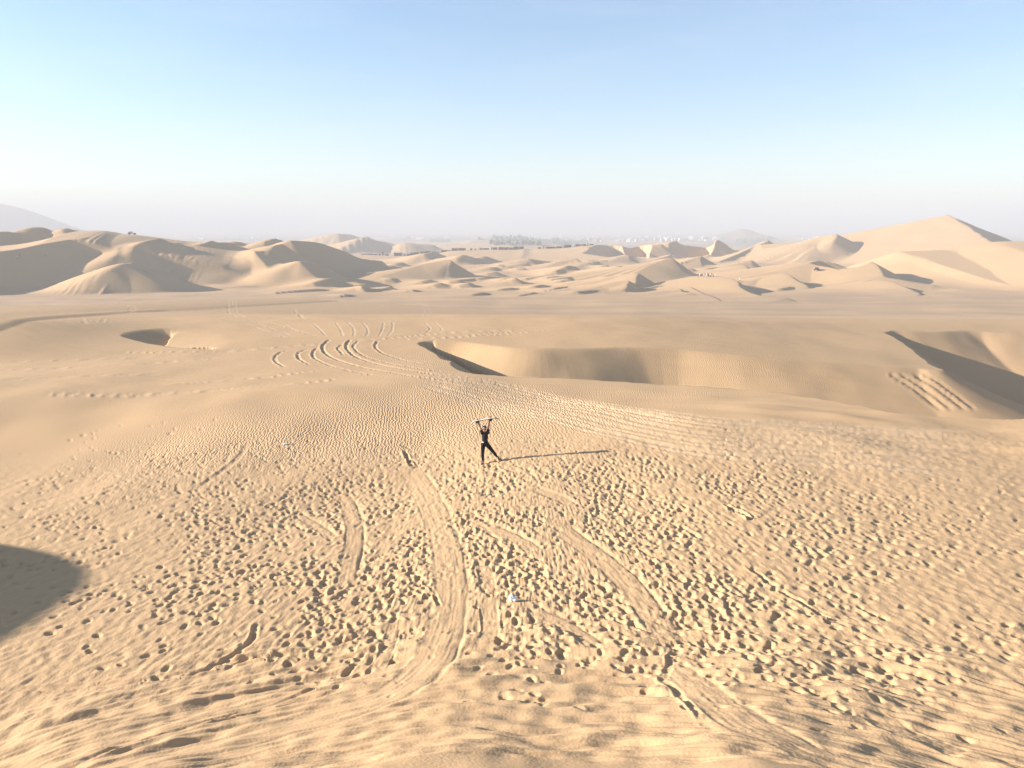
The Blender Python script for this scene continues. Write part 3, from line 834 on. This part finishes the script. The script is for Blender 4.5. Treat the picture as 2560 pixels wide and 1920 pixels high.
SKIN = plain("skin", (.42, .22, .14), .55, .08, 30)
BLACK = plain("black_cloth", (.008, .008, .009), .9, .3, 60, bump=.004)
CHAR = plain("charcoal_cloth", (.016, .016, .018), .9, .25, 40, bump=.004)
WHITE = plain("white_cloth", (.75, .73, .70), .8, .08, 20)
CAPM = plain("cap_cloth", (.03, .025, .022), .8, .2, 40)
CAPW = plain("cap_panel", (.72, .70, .66), .8, .1, 40)
GLASSM = plain("dark_lens", (.012, .012, .014), .12, .2, 10)
HAIR = plain("brown_hair", (.06, .035, .02), .6, .3, 80)
SHOE = plain("tan_shoe", (.16, .11, .075), .8, .2, 40)
SOLE = plain("pale_sole", (.66, .60, .52), .8, .1, 40)
WOOD = plain("varnished_board", (.64, .55, .45), .7, .15, 9)
BIND = plain("black_binding", (.02, .018, .018), .5, .3, 30)

# ------------------------------------------------------------------ the person with the board
fA = hit(1206, 1161); fB = hit(1247, 1150)
fA[2] = ground(fA[0], fA[1]); fB[2] = ground(fB[0], fB[1])
DP = float(fA[1]) + .28
org = Vector((float(fA[0]), float(fA[1]), float(fA[2])))
def J(u, v, dD=0.0):
    return Vector(at(u, v, DP + dD)) - org
person = empty("person", org)
lab(person, "person in black sportswear holding a sandboard overhead on the trampled sand", "person")
footA = Vector((0, 0, 0.0)); footB = Vector(tuple(fB)) - org
hipA, hipB = J(1208.0, 1110.5), J(1216.5, 1110.0)
kneeA, kneeB = J(1206.5, 1134.5, -.17), J(1233.5, 1130.0, .0)
ankA = footA + Vector((.02, .05, .09)); ankB = footB + Vector((-.05, .03, .09))
pel = J(1212.3, 1107.0); wai = J(1212.2, 1099.5); che = J(1212.3, 1090.0, .01); shl = J(1205.2, 1083.4); shr = J(1219.2, 1082.2); nck = J(1211.8, 1081.5); hed = J(1211.0, 1071.6, -.02)
elA, elB = J(1200.2, 1067.5, -.03), J(1222.4, 1062.0, -.03)
wrA, wrB = J(1195.0, 1054.5, 0), J(1224.2, 1048.5, 0)
def hand(bm, wr, el, side):
    up = (wr - el).normalized(); across = Vector((1, 0, 0)) * side; out = Vector((0, -1, 0))
    palm = wr + up * .085
    limb(bm, wr, palm, .026, .040); ball(bm, wr + up * .055, .042, 2, (1, .55, 1))
    for k in range(4):                                     # fingers curl forward over the board's edge
        b = palm + across * (-.033 + .022 * k) + up * .012
        L = (.034, .040, .037, .028)[k]
        m1 = b + up * L + out * .012; m2 = m1 + up * .012 + out * (L * .75); m3 = m2 - up * (.008) + out * (L * .45)
        chain(bm, [(b, .0095), (m1, .009), (m2, .0085), (m3, .0075)], 6)
    t0 = wr + up * .035 - across * .032; t1 = t0 - across * .026 + up * .03 - out * .005; t2 = t1 + up * .032 + across * .008
    chain(bm, [(t0, .011), (t1, .0105), (t2, .009)], 6)
bm = bmesh.new()
limb(bm, pel, wai, .105, .098); limb(bm, wai, che, .098, .115); limb(bm, che, nck, .10, .055); limb(bm, shl, shr, .055, .055)
limb(bm, nck, hed - Vector((0, 0, .07)), .048, .05)
ball(bm, hed, .098, 3, (.80, .95, 1.0)); ball(bm, hed + Vector((0, -.028, -.060)), .066, 3, (.88, .85, .95))
ball(bm, hed + Vector((0, -.098, -.022)), .016, 2, (.8, 1.1, 1.4))                       # nose
ball(bm, hed + Vector((0, -.083, -.062)), .016, 2, (1.5, .6, .5))                         # mouth
for sx in (-1, 1): ball(bm, hed + Vector((sx * .080, .008, -.015)), .022, 2, (.4, .8, 1.2))  # ears
for sh, el, wr, sd in ((shl, elA, wrA, -1), (shr, elB, wrB, 1)):
    chain(bm, [(sh, .055), (sh.lerp(el, .5), .047), (el, .037), (el.lerp(wr, .35), .039), (wr, .026)])
    hand(bm, wr, el, sd)
for hp, kn, an, ft in ((hipA, kneeA, ankA, footA), (hipB, kneeB, ankB, footB)):
    chain(bm, [(hp, .075), (kn, .05), (kn.lerp(an, .35), .05), (an, .034)])
    limb(bm, an, ft + Vector((0, -.10, .035)), .036, .03)
link("body", fuse("body", bm, .008), SKIN, person)
bm = bmesh.new()                                           # leggings
ball(bm, pel + Vector((0, .01, -.01)), .150, 3, (1.05, .78, .75))
for hp, kn, an in ((hipA, kneeA, ankA), (hipB, kneeB, ankB)):
    chain(bm, [(hp, .098), (hp.lerp(kn, .45), .088), (kn, .062), (kn.lerp(an, .33), .064), (kn.lerp(an, .7), .048), (an + Vector((0, 0, .015)), .041)])
limb(bm, pel, pel.lerp(wai, .55), .135, .118)
link("leggings", fuse("leggings", bm, .012), BLACK, person)
bm = bmesh.new()                                           # t-shirt
limb(bm, pel.lerp(wai, .45), wai, .122, .112, 14); limb(bm, wai, che, .112, .132, 14); limb(bm, che, nck - Vector((0, 0, .02)), .125, .075, 14)
limb(bm, shl, shr, .075, .075)
for sh, el in ((shl, elA), (shr, elB)): limb(bm, sh, sh.lerp(el, .42), .074, .062)
ts = link("tee_shirt", fuse("tee_shirt", bm, .012), CHAR, person)
bm = bmesh.new(); ball(bm, pel.lerp(wai, .35) + Vector((-.085, -.075, 0)), .045, 3, (1.1, .6, .8)); ball(bm, pel.lerp(wai, .30) + Vector((-.045, -.105, .01)), .03, 2, (1.2, .5, .7))
link("shirt_hem", fuse("shirt_hem", bm, .008), WHITE, person)
bm = bmesh.new(); ball(bm, hed + Vector((0, .018, .022)), .104, 3, (.86, .95, .88)); ball(bm, hed + Vector((0, .055, -.05)), .062, 2, (1, .8, 1.3)); 
link("hair", fuse("hair", bm, .012), HAIR, person)
bm = bmesh.new(); ball(bm, hed + Vector((0, .0, .045)), .105, 3, (.88, 1.0, .68))
cap = link("cap", fuse("cap", bm, .009), CAPM, person)
bm = bmesh.new(); bx(bm, hed + Vector((0, -.125, .045)), (.14, .10, .012), 0, math.radians(-12)); bmesh.ops.bevel(bm, geom=bm.edges[:], offset=.005, segments=2)
link("visor", to_mesh("visor", bm), CAPW, cap)
bm = bmesh.new(); ball(bm, hed + Vector((-.012, -.078, .062)), .045, 2, (1.2, .45, .7))
link("front_panel", to_mesh("front_panel", bm), CAPW, cap)
bm = bmesh.new()
for sx in (-1, 1): ball(bm, hed + Vector((sx * .036, -.086, .004)), .03, 2, (1.1, .5, .75))
bx(bm, hed + Vector((0, -.096, .010)), (.03, .010, .008))
for sx in (-1, 1): bx(bm, hed + Vector((sx * .080, -.035, .010)), (.006, .11, .010))
link("sunglasses", fuse("sunglasses", bm, .004, 1), GLASSM, person)
for ft, ang in ((footA, -.25), (footB, .75)):
    bm = bmesh.new(); R_ = Matrix.Rotation(ang, 3, 'Z')
    def q_(x, y, z): return ft + R_ @ Vector((x, y, z))
    chain(bm, [(q_(0, .06, .045), .045), (q_(0, -.05, .045), .045), (q_(0, -.14, .035), .036)]); limb(bm, q_(0, .04, .06), q_(0, .03, .11), .045, .043)
    so = link("shoe", fuse("shoe", bm, .010), SHOE, person)
    bm = bmesh.new(); chain(bm, [(q_(0, .065, .012), .034), (q_(0, -.06, .012), .042), (q_(0, -.15, .014), .03)])
    for v_ in bm.verts: v_.co.z = min(max(v_.co.z, (ft.z - .01)), ft.z + .022)
    link("sole", to_mesh("sole", bm), SOLE, so)

# ------------------------------------------------------------------ the sandboard
e0, e1 = J(1175.5, 1054.5, 0.0), J(1246.0, 1042.0, 0.0)
mid = (e0 + e1) / 2 + org; ax = (e1 - e0)
BL = ax.length
bo = empty("sandboard", mid)
ang_y = -math.atan2(ax.z, ax.x)
bo.rotation_euler = (math.radians(-6), ang_y, 0)
lab(bo, "pale wooden sandboard held level above the person's head", "sandboard")
bm = bmesh.new()
n_, w_ = 28, .135
rows = []
for i in range(n_ + 1):
    t = i / n_ * 2 - 1
    hw_ = w_ * (1 - abs(t) ** 9) ** .5 * (.90 + .10 * t * t)
    hw_ = max(hw_, .012)
    z_ = -.14 * max(abs(t) - .72, 0) ** 1.35 / .28 ** 1.35 * .7
    x_ = t * BL / 2
    rows.append([bm.verts.new((x_, sy * hw_, z_ + sz)) for sy, sz in ((-1, -.007), (-1, .007), (1, .007), (1, -.007))])
for a, b in zip(rows[:-1], rows[1:]):
    for k in range(4): bm.faces.new((a[k], a[(k + 1) % 4], b[(k + 1) % 4], b[k]))
bm.faces.new(rows[0][::-1]); bm.faces.new(rows[-1])
bmesh.ops.recalc_face_normals(bm, faces=bm.faces[:])
link("deck", to_mesh("deck", bm, False), WOOD, bo)
bm = bmesh.new(); rows = []
for i in range(n_ + 1):
    t = i / n_ * 2 - 1
    hw_ = max(w_ * (1 - abs(t) ** 9) ** .5 * (.90 + .10 * t * t), .012) + .006
    z_ = -.14 * max(abs(t) - .72, 0) ** 1.35 / .28 ** 1.35 * .7
    rows.append([bm.verts.new((t * (BL / 2 + .006), sy * hw_, z_ + sz)) for sy, sz in ((-1, -.022), (-1, -.008), (1, -.008), (1, -.022))])
for a, b in zip(rows[:-1], rows[1:]):
    for k in range(4): bm.faces.new((a[k], a[(k + 1) % 4], b[(k + 1) % 4], b[k]))
bm.faces.new(rows[0][::-1]); bm.faces.new(rows[-1])
bmesh.ops.recalc_face_normals(bm, faces=bm.faces[:])
link("base", to_mesh("base", bm, False), BIND, bo)
for xb in (-.27, .25):
    bm = bmesh.new()
    bx(bm, (xb, 0, -.031), (.14, .22, .016)); bx(bm, (xb, .10, -.06), (.12, .014, .09)); 
    for yy in (-.07, .03):
        pts = [(xb + math.cos(a) * .065, yy, -.022 - math.sin(a) * .085) for a in np.linspace(0, math.pi, 9)]
        for p, q in zip(pts[:-1], pts[1:]): limb(bm, p, q, .012, .012, 6, False)
    link("binding", to_mesh("binding", bm), BIND, bo)

# ------------------------------------------------------------------ small far figures
PMESH = {}
def far_person(label, pos, shirt, pants, rz=0.0, pose="stand", group=None, scale=1.0):
    key = pose
    if key not in PMESH:
        bm = bmesh.new(); bs_ = bmesh.new(); bl = bmesh.new()
        lean = {"stand": .0, "lean": .35, "walk": .1, "sit": .15}[pose]
        hz_ = .42 if pose == "sit" else .90
        hp = Vector((0, 0, hz_)); ch = hp + Vector((lean * .45, 0, .42)); nk = ch + Vector((lean * .1, 0, .12)); hd = nk + Vector((lean * .1, 0, .17))
        ball(bm, hd, .105, 2, (.85, .95, 1.1)); limb(bm, nk - Vector((0, 0, .1)), hd, .05, .055); limb(bm, hp, ch, .11, .13)
        sp = {"stand": .10, "lean": .18, "walk": .28, "sit": .12}[pose]
        for sd in (-1, 1):
            sh = ch + Vector((0, sd * .17, .08)); el = sh + Vector((.05 * sd * (pose == "walk"), sd * .07, -.28)); wr = el + Vector((.12, 0, -.22))
            chain(bm, [(sh, .05), (el, .04), (wr, .03)], 8); ball(bm, wr + Vector((.02, 0, -.07)), .045, 2, (.7, .5, 1.1))
            limb(bs_, sh, sh.lerp(el, .7), .07, .058)
            if pose == "sit": kn = Vector((.42, sd * .13, .48)); an = Vector((.50, sd * .13, .08))
            else: kn = Vector((sd * sp * .6, sd * .09, .48)); an = Vector((sd * sp, sd * .10, .07))
            h_ = hp + Vector((0, sd * .09, 0))
            chain(bl, [(h_, .095), (kn, .07), (an, .055)], 8); chain(bm, [(h_, .06), (kn, .05), (an, .04), (an + Vector((.12, 0, -.03)), .04)], 8)
        limb(bs_, hp + Vector((0, 0, .02)), ch, .15, .16); limb(bs_, ch + Vector((0, -.15, .06)), ch + Vector((0, .15, .06)), .075, .075); limb(bs_, ch, nk, .14, .07)
        ball(bl, hp, .16, 2, (.85, 1, .8))
        bh = bmesh.new(); ball(bh, hd + Vector((-.02, 0, .035)), .115, 2, (.88, .96, .95))
        PMESH[key] = (fuse("body", bm, .03, 1), fuse("top", bs_, .03, 1), fuse("trousers", bl, .03, 1), fuse("hair", bh, .03, 1))
    e = empty("person", pos, rz); e.scale = (scale,) * 3
    lab(e, label, "person", group)
    mb, ms, ml, mh = PMESH[key]
    for nm, m_, mt in (("body", mb, SKIN), ("top", ms, shirt), ("trousers", ml, pants), ("hair", mh, HAIR)):
        o = link(nm, m_, mt, e)
        o.material_slots[0].link = 'OBJECT'; o.material_slots[0].material = mt
    return e
GREY = plain("grey_cloth", (.22, .22, .23), .85, .2, 20); NAVY = plain("navy_cloth", (.03, .04, .07), .85, .2, 20); RED = plain("red_cloth", (.35, .05, .04), .85, .2, 20); SANDC = plain("beige_cloth", (.5, .42, .32), .85, .1, 20)
def gpos(u, v, rmin):
    p = hit(u, v, rmin)
    return Vector((float(p[0]), float(p[1]), ground(p[0], p[1]) - .02))
G1 = "people gathered on the dune crest"
grp = [(1746.0, NAVY, BLACK, "stand", "person in navy standing behind the white-clad one at the crest group's end"),
       (1748.3, WHITE, WHITE, "walk", "person all in white at the end of the group beside the shaded dune face"),
       (1755.0, SANDC, GREY, "sit", "person in beige sitting on the crest between two white-clad people"),
       (1759.5, WHITE, GREY, "stand", "person in white top and grey trousers, third standing from the shaded face"),
       (1765.0, WHITE, SANDC, "lean", "person in white top leaning forward in the middle of the crest group"),
       (1769.5, BLACK, BLACK, "sit", "person in black sitting in the middle of the crest group"),
       (1772.0, RED, BLACK, "stand", "person in red top standing behind the seated one on the crest"),
       (1775.5, WHITE, BLACK, "stand", "person in white top and black trousers in the crest group"),
       (1779.0, NAVY, GREY, "stand", "person in navy top and grey trousers in the crest group"),
       (1783.0, BLACK, NAVY, "sit", "person in black top and navy trousers sitting on the crest"),
       (1788.0, WHITE, WHITE, "lean", "person all in white leaning forward at the lit end of the crest group")]
for i, (u, a, b, po, lb) in enumerate(grp):
    far_person(lb, gpos(u, 693 - (i % 3) * .8, 120), a, b, random.uniform(-1, 1), po, G1)
far_person("person in white top near the rim of the big shaded dune face", gpos(45, 648, 150), WHITE, GREY, .5, "stand")
far_person("person in pale grey top beside the white-clad one on the shaded dune face", gpos(49.5, 647, 150), GREY, SANDC, -.5, "walk")
far_person("lone person in beige halfway along the shaded dune face", gpos(116, 643, 150), SANDC, GREY, 0, "stand")
far_person("lone person in white on the small crest beyond the curved dune", gpos(1849, 704, 150), WHITE, BLACK, .3, "walk")
pk = at(2367, 541, 646)
far_person("tiny person standing on the summit of the tallest dune", Vector((pk[0], pk[1], ground(pk[0], pk[1]))), GREY, BLACK, 0, "stand")
pk = at(2328, 547, 646)
far_person("tiny person in beige walking up the ridge of the tallest dune", Vector((pk[0], pk[1], ground(pk[0], pk[1]))), SANDC, GREY, 0, "walk")

# ------------------------------------------------------------------ dune buggies
TYRE = plain("tyre_rubber", (.02, .02, .02), .9, .3, 10); FRAME = plain("dark_tube", (.04, .035, .035), .5, .2, 8); PANW = plain("white_panel", (.78, .76, .74), .5, .08, 5)
PANR = plain("maroon_panel", (.09, .03, .03), .5, .2, 5); SEATM = plain("seat_vinyl", (.03, .03, .035), .6, .2, 8)
def buggy(label, pos, rz, panel):
    e = empty("dune_buggy", pos, rz); lab(e, label, "dune buggy", "dune buggies out on the dunes")
    for sx in (-1.35, 1.25):
        for sy in (-.85, .85):
            bm = bmesh.new()
            M = Matrix.Translation((sx, sy, .42)) @ Matrix.Rotation(math.pi / 2, 4, 'X')
            bmesh.ops.create_cone(bm, cap_ends=True, segments=20, radius1=.42, radius2=.42, depth=.32, matrix=M)
            bmesh.ops.bevel(bm, geom=[x for x in bm.edges if len(x.link_faces) == 2 and x.calc_face_angle(0) > 1], offset=.06, segments=2)
            wh = link("wheel", to_mesh("wheel", bm), TYRE, e)
            bm = bmesh.new(); M = Matrix.Translation((sx, sy * 1.10, .42)) @ Matrix.Rotation(math.pi / 2, 4, 'X')
            bmesh.ops.create_cone(bm, cap_ends=True, segments=14, radius1=.2, radius2=.2, depth=.18, matrix=M)
            link("rim", to_mesh("rim", bm), PANW, wh)
    bm = bmesh.new()
    bx(bm, (0, 0, .55), (2.6, 1.15, .30)); bx(bm, (1.45, 0, .72), (.75, .9, .28), 0, 0)
    for v_ in bm.verts:
        if v_.co.x > 1.6: v_.co.z -= .12; v_.co.y *= .6
    bmesh.ops.bevel(bm, geom=bm.edges[:], offset=.04, segments=2)
    link("body", to_mesh("body", bm), panel, e)
    bm = bmesh.new()
    for sy in (-.68, .68):
        P_ = [(1.15, sy, .7), (.65, sy * .95, 1.55), (-1.05, sy * .95, 1.62), (-1.6, sy, .75)]
        for a, b in zip(P_[:-1], P_[1:]): limb(bm, a, b, .04, .04, 8, False)
        limb(bm, (-.25, sy * .95, 1.6), (-.25, sy, .6), .04, .04, 8, False); limb(bm, (1.15, sy, .7), (1.9, sy * .6, .55), .04, .04, 8, False)
        limb(bm, (-1.05, sy * .95, 1.62), (-.25, sy, .65), .03, .03, 8, False)
    for x_, z_ in ((.65, 1.55), (-.25, 1.6), (-1.05, 1.62), (-1.6, .75)): limb(bm, (x_, -.66, z_), (x_, .66, z_), .04, .04, 8, False)
    link("roll_cage", to_mesh("roll_cage", bm), FRAME, e)
    for sx in (.25, -.55, -1.15):
        for sy in (-.33, .33):
            bm = bmesh.new(); bx(bm, (sx, sy, .78), (.5, .48, .14)); bx(bm, (sx - .28, sy, 1.08), (.12, .46, .62)); bmesh.ops.bevel(bm, geom=bm.edges[:], offset=.03, segments=2)
            link("seat", to_mesh("seat", bm), SEATM, e)
    bm = bmesh.new(); bx(bm, (-1.75, 0, .75), (.5, .7, .45)); limb(bm, (-2.0, .2, .6), (-2.15, .2, .95), .05, .05, 8); limb(bm, (-2.0, -.2, .6), (-2.15, -.2, .95), .05, .05, 8)
    link("engine", to_mesh("engine", bm), FRAME, e)
    return e
b1 = at(331, 592, 402)
buggy("white panelled buggy parked on the skyline of the ridge", Vector((b1[0], b1[1], ground(b1[0], b1[1]))), math.radians(10), PANW)
buggy("dark maroon buggy standing in the shaded hollow of a small dune", gpos(2042, 676, 200), math.radians(60), PANR)

# ------------------------------------------------------------------ huts on the ridge
ADOBE = [plain("brown_wall", (.17, .12, .085), .9, .25, .8), plain("grey_wall", (.20, .18, .15), .9, .25, .8), plain("pale_wall", (.62, .57, .50), .9, .12, .8),
         plain("rust_wall", (.26, .14, .085), .9, .25, .8), plain("dark_wall", (.10, .08, .065), .9, .3, .8), plain("orange_wall", (.52, .30, .17), .9, .15, .8)]
WNAME = ["brown", "grey", "whitewashed", "rust-coloured", "dark", "orange"]
ROOFM = [plain("pale_roof", (.55, .50, .44), .8, .15, .6), plain("dull_roof", (.30, .27, .24), .8, .2, .6)]
DOORM = plain("dark_door", (.035, .028, .022), .9, .2, 2); WINM = plain("dark_window", (.02, .02, .022), .4, .2, 2)
HUTS = [(903, 914, 4, 1), (918, 929, 4.5, 1), (931, 941, 4, 0), (946, 952, 4.5, 3), (955, 959, 10, 3), (962, 971, 4, 0),
        (985, 1004, 8, 4), (1005, 1017, 6, 2), (1019, 1024, 6, 0), (1026, 1035, 7.5, 1), (1036, 1047, 8, 4), (1051, 1064, 9, 1), (1065, 1076, 9, 0), (1079, 1088, 7, 4), (1090, 1102, 8, 2),
        (1104, 1128, 5, 0), (1130, 1141, 6, 4), (1142, 1145, 6.5, 2), (1146, 1164, 5.5, 0), (1176, 1180, 4, 4), (1187, 1190, 4, 1), (1198, 1208, 4.5, 2), (1209, 1223, 4.5, 0), (1225, 1231, 6, 2), (1232, 1243, 5.5, 4),
        (1246, 1256, 6.5, 0), (1257, 1270, 6, 3), (1271, 1284, 5, 1), (1285, 1296, 7, 4), (1297, 1309, 6, 4), (1345, 1352, 3, 0), (1357, 1363, 4.5, 2), (1365, 1387, 4.5, 4), (1388, 1390, 5, 2),
        (1391, 1404, 4.5, 4), (1410, 1427, 7, 4), (1433, 1437, 5.5, 2), (1438, 1448, 5.5, 0), (1449, 1457, 4.5, 5), (1458, 1466, 4.5, 4), (1467, 1471, 6, 2), (1474, 1484, 4, 0)]
ORD = "first second third fourth fifth sixth seventh eighth ninth tenth eleventh twelfth thirteenth fourteenth fifteenth sixteenth seventeenth eighteenth nineteenth twentieth".split()
def ordinal(i, n):
    return (ORD[i] + " from the low end of the row") if i < 20 else ("last of the row" if i == n - 1 else ORD[min(n - 1 - i, 19)] + " from the row's high end")
for i, (u0, u1, hp_, wc) in enumerate(HUTS):
    uc = (u0 + u1) / 2
    Dh = 742 if uc > 975 else 760
    x_, y_, _ = at(uc, 620, Dh + random.uniform(-5, 5))
    w_ = (u1 - u0) * Dh / FPX; h_ = max(hp_ * Dh / FPX, 1.5) + .3; d_ = random.uniform(3.2, 5.0)
    if hp_ > 9.5: d_ = 1.8
    z_ = min(ground(x_ - w_ / 2, y_ - d_ / 2), ground(x_ + w_ / 2, y_ - d_ / 2), ground(x_, y_ + d_ / 2)) - .25
    hname = "tower_hut" if hp_ > 9.5 else "hut"
    e = empty(hname, (x_, y_, z_), random.uniform(-.12, .12))
    size = "tower-like" if hp_ > 9.5 else "narrow" if w_ < 2.2 else "long" if w_ > 6.5 else "low" if h_ < 2.2 else "boxy"
    lab(e, f"{size} {WNAME[wc]} hut on the sand ridge, {ordinal(i, len(HUTS))}", "hut", "huts along the sand ridge")
    bm = bmesh.new(); t_ = .18
    bx(bm, (-w_ / 2 + t_ / 2, 0, h_ / 2), (t_, d_, h_)); bx(bm, (w_ / 2 - t_ / 2, 0, h_ / 2), (t_, d_, h_)); bx(bm, (0, d_ / 2 - t_ / 2, h_ / 2), (w_ - 2 * t_, t_, h_))
    dw = min(.9, w_ * .3); xd = random.uniform(-.2, .2) * w_
    wl_, wr_ = -w_ / 2 + t_, w_ / 2 - t_
    bx(bm, ((wl_ + xd - dw / 2) / 2, -d_ / 2 + t_ / 2, h_ / 2), (xd - dw / 2 - wl_, t_, h_)); bx(bm, ((wr_ + xd + dw / 2) / 2, -d_ / 2 + t_ / 2, h_ / 2), (wr_ - xd - dw / 2, t_, h_))
    bx(bm, (xd, -d_ / 2 + t_ / 2, h_ - (h_ - min(2.0, h_ * .85)) / 2), (dw, t_, h_ - min(2.0, h_ * .85)))
    link("wall", to_mesh("wall", bm, False), ADOBE[wc], e)
    bm = bmesh.new(); bx(bm, (0, 0, h_ + .09), (w_ + .5, d_ + .5, .16), 0, random.uniform(-.05, .03)); 
    link("roof", to_mesh("roof", bm, False), ROOFM[i % 2], e)
    bm = bmesh.new(); bx(bm, (xd, -d_ / 2 + t_ * .75, min(2.0, h_ * .85) / 2), (dw * .96, .05, min(2.0, h_ * .85) * .98)); link("door", to_mesh("door", bm, False), DOORM, e)
    if w_ > 3:
        bm = bmesh.new(); bx(bm, (w_ * .3 if xd < .1 else -w_ * .3, -d_ / 2 - .02, h_ * .58), (.8, .05, .6)); link("window", to_mesh("window", bm, False), WINM, e)

# ------------------------------------------------------------------ the far town
CITYM = [plain("white_render", (.62, .61, .59), .8, .05, .1), plain("cream_render", (.50, .46, .40), .8, .08, .1), plain("brick_render", (.42, .30, .24), .8, .1, .1)]
CM = []
for (w_, d_, h_) in ((11, 8, 5), (7, 7, 7), (20, 10, 5), (8, 6, 3.6), (12, 9, 9)):
    bm = bmesh.new(); bx(bm, (0, 0, h_ / 2), (w_, d_, h_))
    for sy in (-1, 1): bx(bm, (0, sy * (d_ / 2 - .15), h_ + .4), (w_, .3, .8))
    for sx in (-1, 1): bx(bm, (sx * (w_ / 2 - .15), 0, h_ + .4), (.3, d_ - .6, .8))
    bx(bm, (w_ * .22, d_ * .15, h_ + 1.3), (w_ * .3, d_ * .35, 2.6))
    CM.append(to_mesh("building", bm, False))
G2 = "buildings of the far town in the haze"
zones = [(1010, 1125, 590, 602, 26), (1250, 1340, 588, 597, 18), (1380, 1560, 584, 607, 46), (1540, 1670, 590, 606, 36), (1665, 1800, 594, 604, 26), (1990, 2050, 594, 600, 10), (380, 700, 580, 600, 30), (940, 1010, 586, 592, 8)]
for (u0, u1, v0, v1, n) in zones:
    for i in range(n):
        u, v = random.uniform(u0, u1), random.uniform(v0, v1)
        p = hit(u, v, 1150)
        if p is None or p[1] > 6500: continue
        o = link("far_building", CM[random.choice((0, 0, 1, 1, 2, 3, 4))].copy() if False else random.choice(CM), None, None, (float(p[0]), float(p[1]), ground(p[0], p[1]) - .5))
        o.rotation_euler = (0, 0, random.uniform(-.6, .6))
        mt = random.choice((CITYM[0], CITYM[0], CITYM[0], CITYM[1], CITYM[2]))
        if len(o.data.materials) == 0: o.data.materials.append(None)
        o.material_slots[0].link = 'OBJECT'; o.material_slots[0].material = mt
        lab(o, "tiny flat-roofed pale building in the hazy far town", "building", G2)
def tower(u, v, hpx, label):
    p = hit(u, v, 1150); k_ = p[1] / FPX
    bm = bmesh.new(); h_ = hpx * k_
    limb(bm, (0, 0, 0), (0, 0, h_ * .7), 1.6 * k_, 1.1 * k_, 12, False); limb(bm, (0, 0, h_ * .7), (0, 0, h_), 1.5 * k_, .1 * k_, 12, False); bx(bm, (0, 0, h_ * .05), (4.5 * k_, 4.5 * k_, h_ * .1))
    o = link("church_tower", to_mesh("church_tower", bm, False), CITYM[0], None, (float(p[0]), float(p[1]), ground(p[0], p[1])))
    lab(o, label, "tower")
tower(565, 590, 11, "slim white tower alone on the plain beyond the dark ridge")
tower(1269, 596, 8, "small white spire in the town above the row of huts")
tower(1581, 607, 6, "white water tower at the edge of the far town")

# tree belts on the plain: far-off masses
bm = bmesh.new()
for (u0, u1, v0, v1, n) in ((1075, 1125, 598, 606, 130), (1225, 1350, 592, 614, 210), (1380, 1470, 600, 610, 160), (1840, 1920, 598, 606, 120), (930, 1080, 589, 593, 90), (1480, 1700, 588, 600, 170), (1100, 1210, 590, 600, 110)):
    for i in range(n):
        p = hit(random.uniform(u0, u1), random.uniform(v0, v1), 1150)
        if p is None or p[1] > 5000: continue
        rd = random.uniform(1.2, 4.0)
        M = Matrix.Translation((float(p[0]), float(p[1]), float(p[2]) + rd * .75)) @ Matrix.Diagonal((rd * random.uniform(.8, 1.5), rd, rd * random.uniform(.8, 1.2), 1))
        bmesh.ops.create_icosphere(bm, subdivisions=1, radius=1, matrix=M)
for v_ in bm.verts: v_.co += Vector((random.uniform(-.7, .7), random.uniform(-.7, .7), random.uniform(-.7, .7)))
tb = link("treeline", to_mesh("treeline", bm, False), plain("far_foliage", (.16, .165, .125), .9, .35, .08))
tb["kind"] = "stuff"; tb["label"] = "dark belts of far-off trees between the dunes and the town"; tb["category"] = "trees"

# ------------------------------------------------------------------ litter
PLAS = plain("white_plastic", (.85, .86, .86), .35, .05, 20)
def crumple(label, name, u, v, sc, seed, parts):
    p = hit(u, v); g_ = ground(p[0], p[1])
    rr_ = random.Random(seed); bm = bmesh.new()
    for (c, rad, scl) in parts: ball(bm, Vector(c) * sc, rad * sc, 3, scl)
    m_ = fuse(name, bm, .012 * sc, 0)
    for v_ in m_.vertices:
        n_ = math.sin(v_.co.x * 95 + seed) * math.sin(v_.co.y * 80 + 1.3) * math.sin(v_.co.z * 90 + .4)
        v_.co += v_.normal * .016 * sc * n_
    o = link(name, m_, PLAS, None, (float(p[0]), float(p[1]), g_ - .005))
    lab(o, label, "litter")
crumple("crumpled white plastic bag lying among deep footprints between the board tracks", "plastic_bag", 1283, 1502, 1.0, 2,
        [((-.04, 0, .07), .075, (1, .8, 1)), ((.035, -.02, .05), .06, (1, 1, .9)), ((-.03, .01, .15), .035, (.8, .6, 1.6)), ((.05, .01, .11), .025, (.7, .6, 1.8))])
crumple("scrap of white plastic lying on the rippled sand", "plastic_scrap", 713, 1111, 1.0, 5,
        [((0, 0, .03), .09, (1.3, .8, .35)), ((.09, 0, .035), .05, (1.2, .7, .5))])
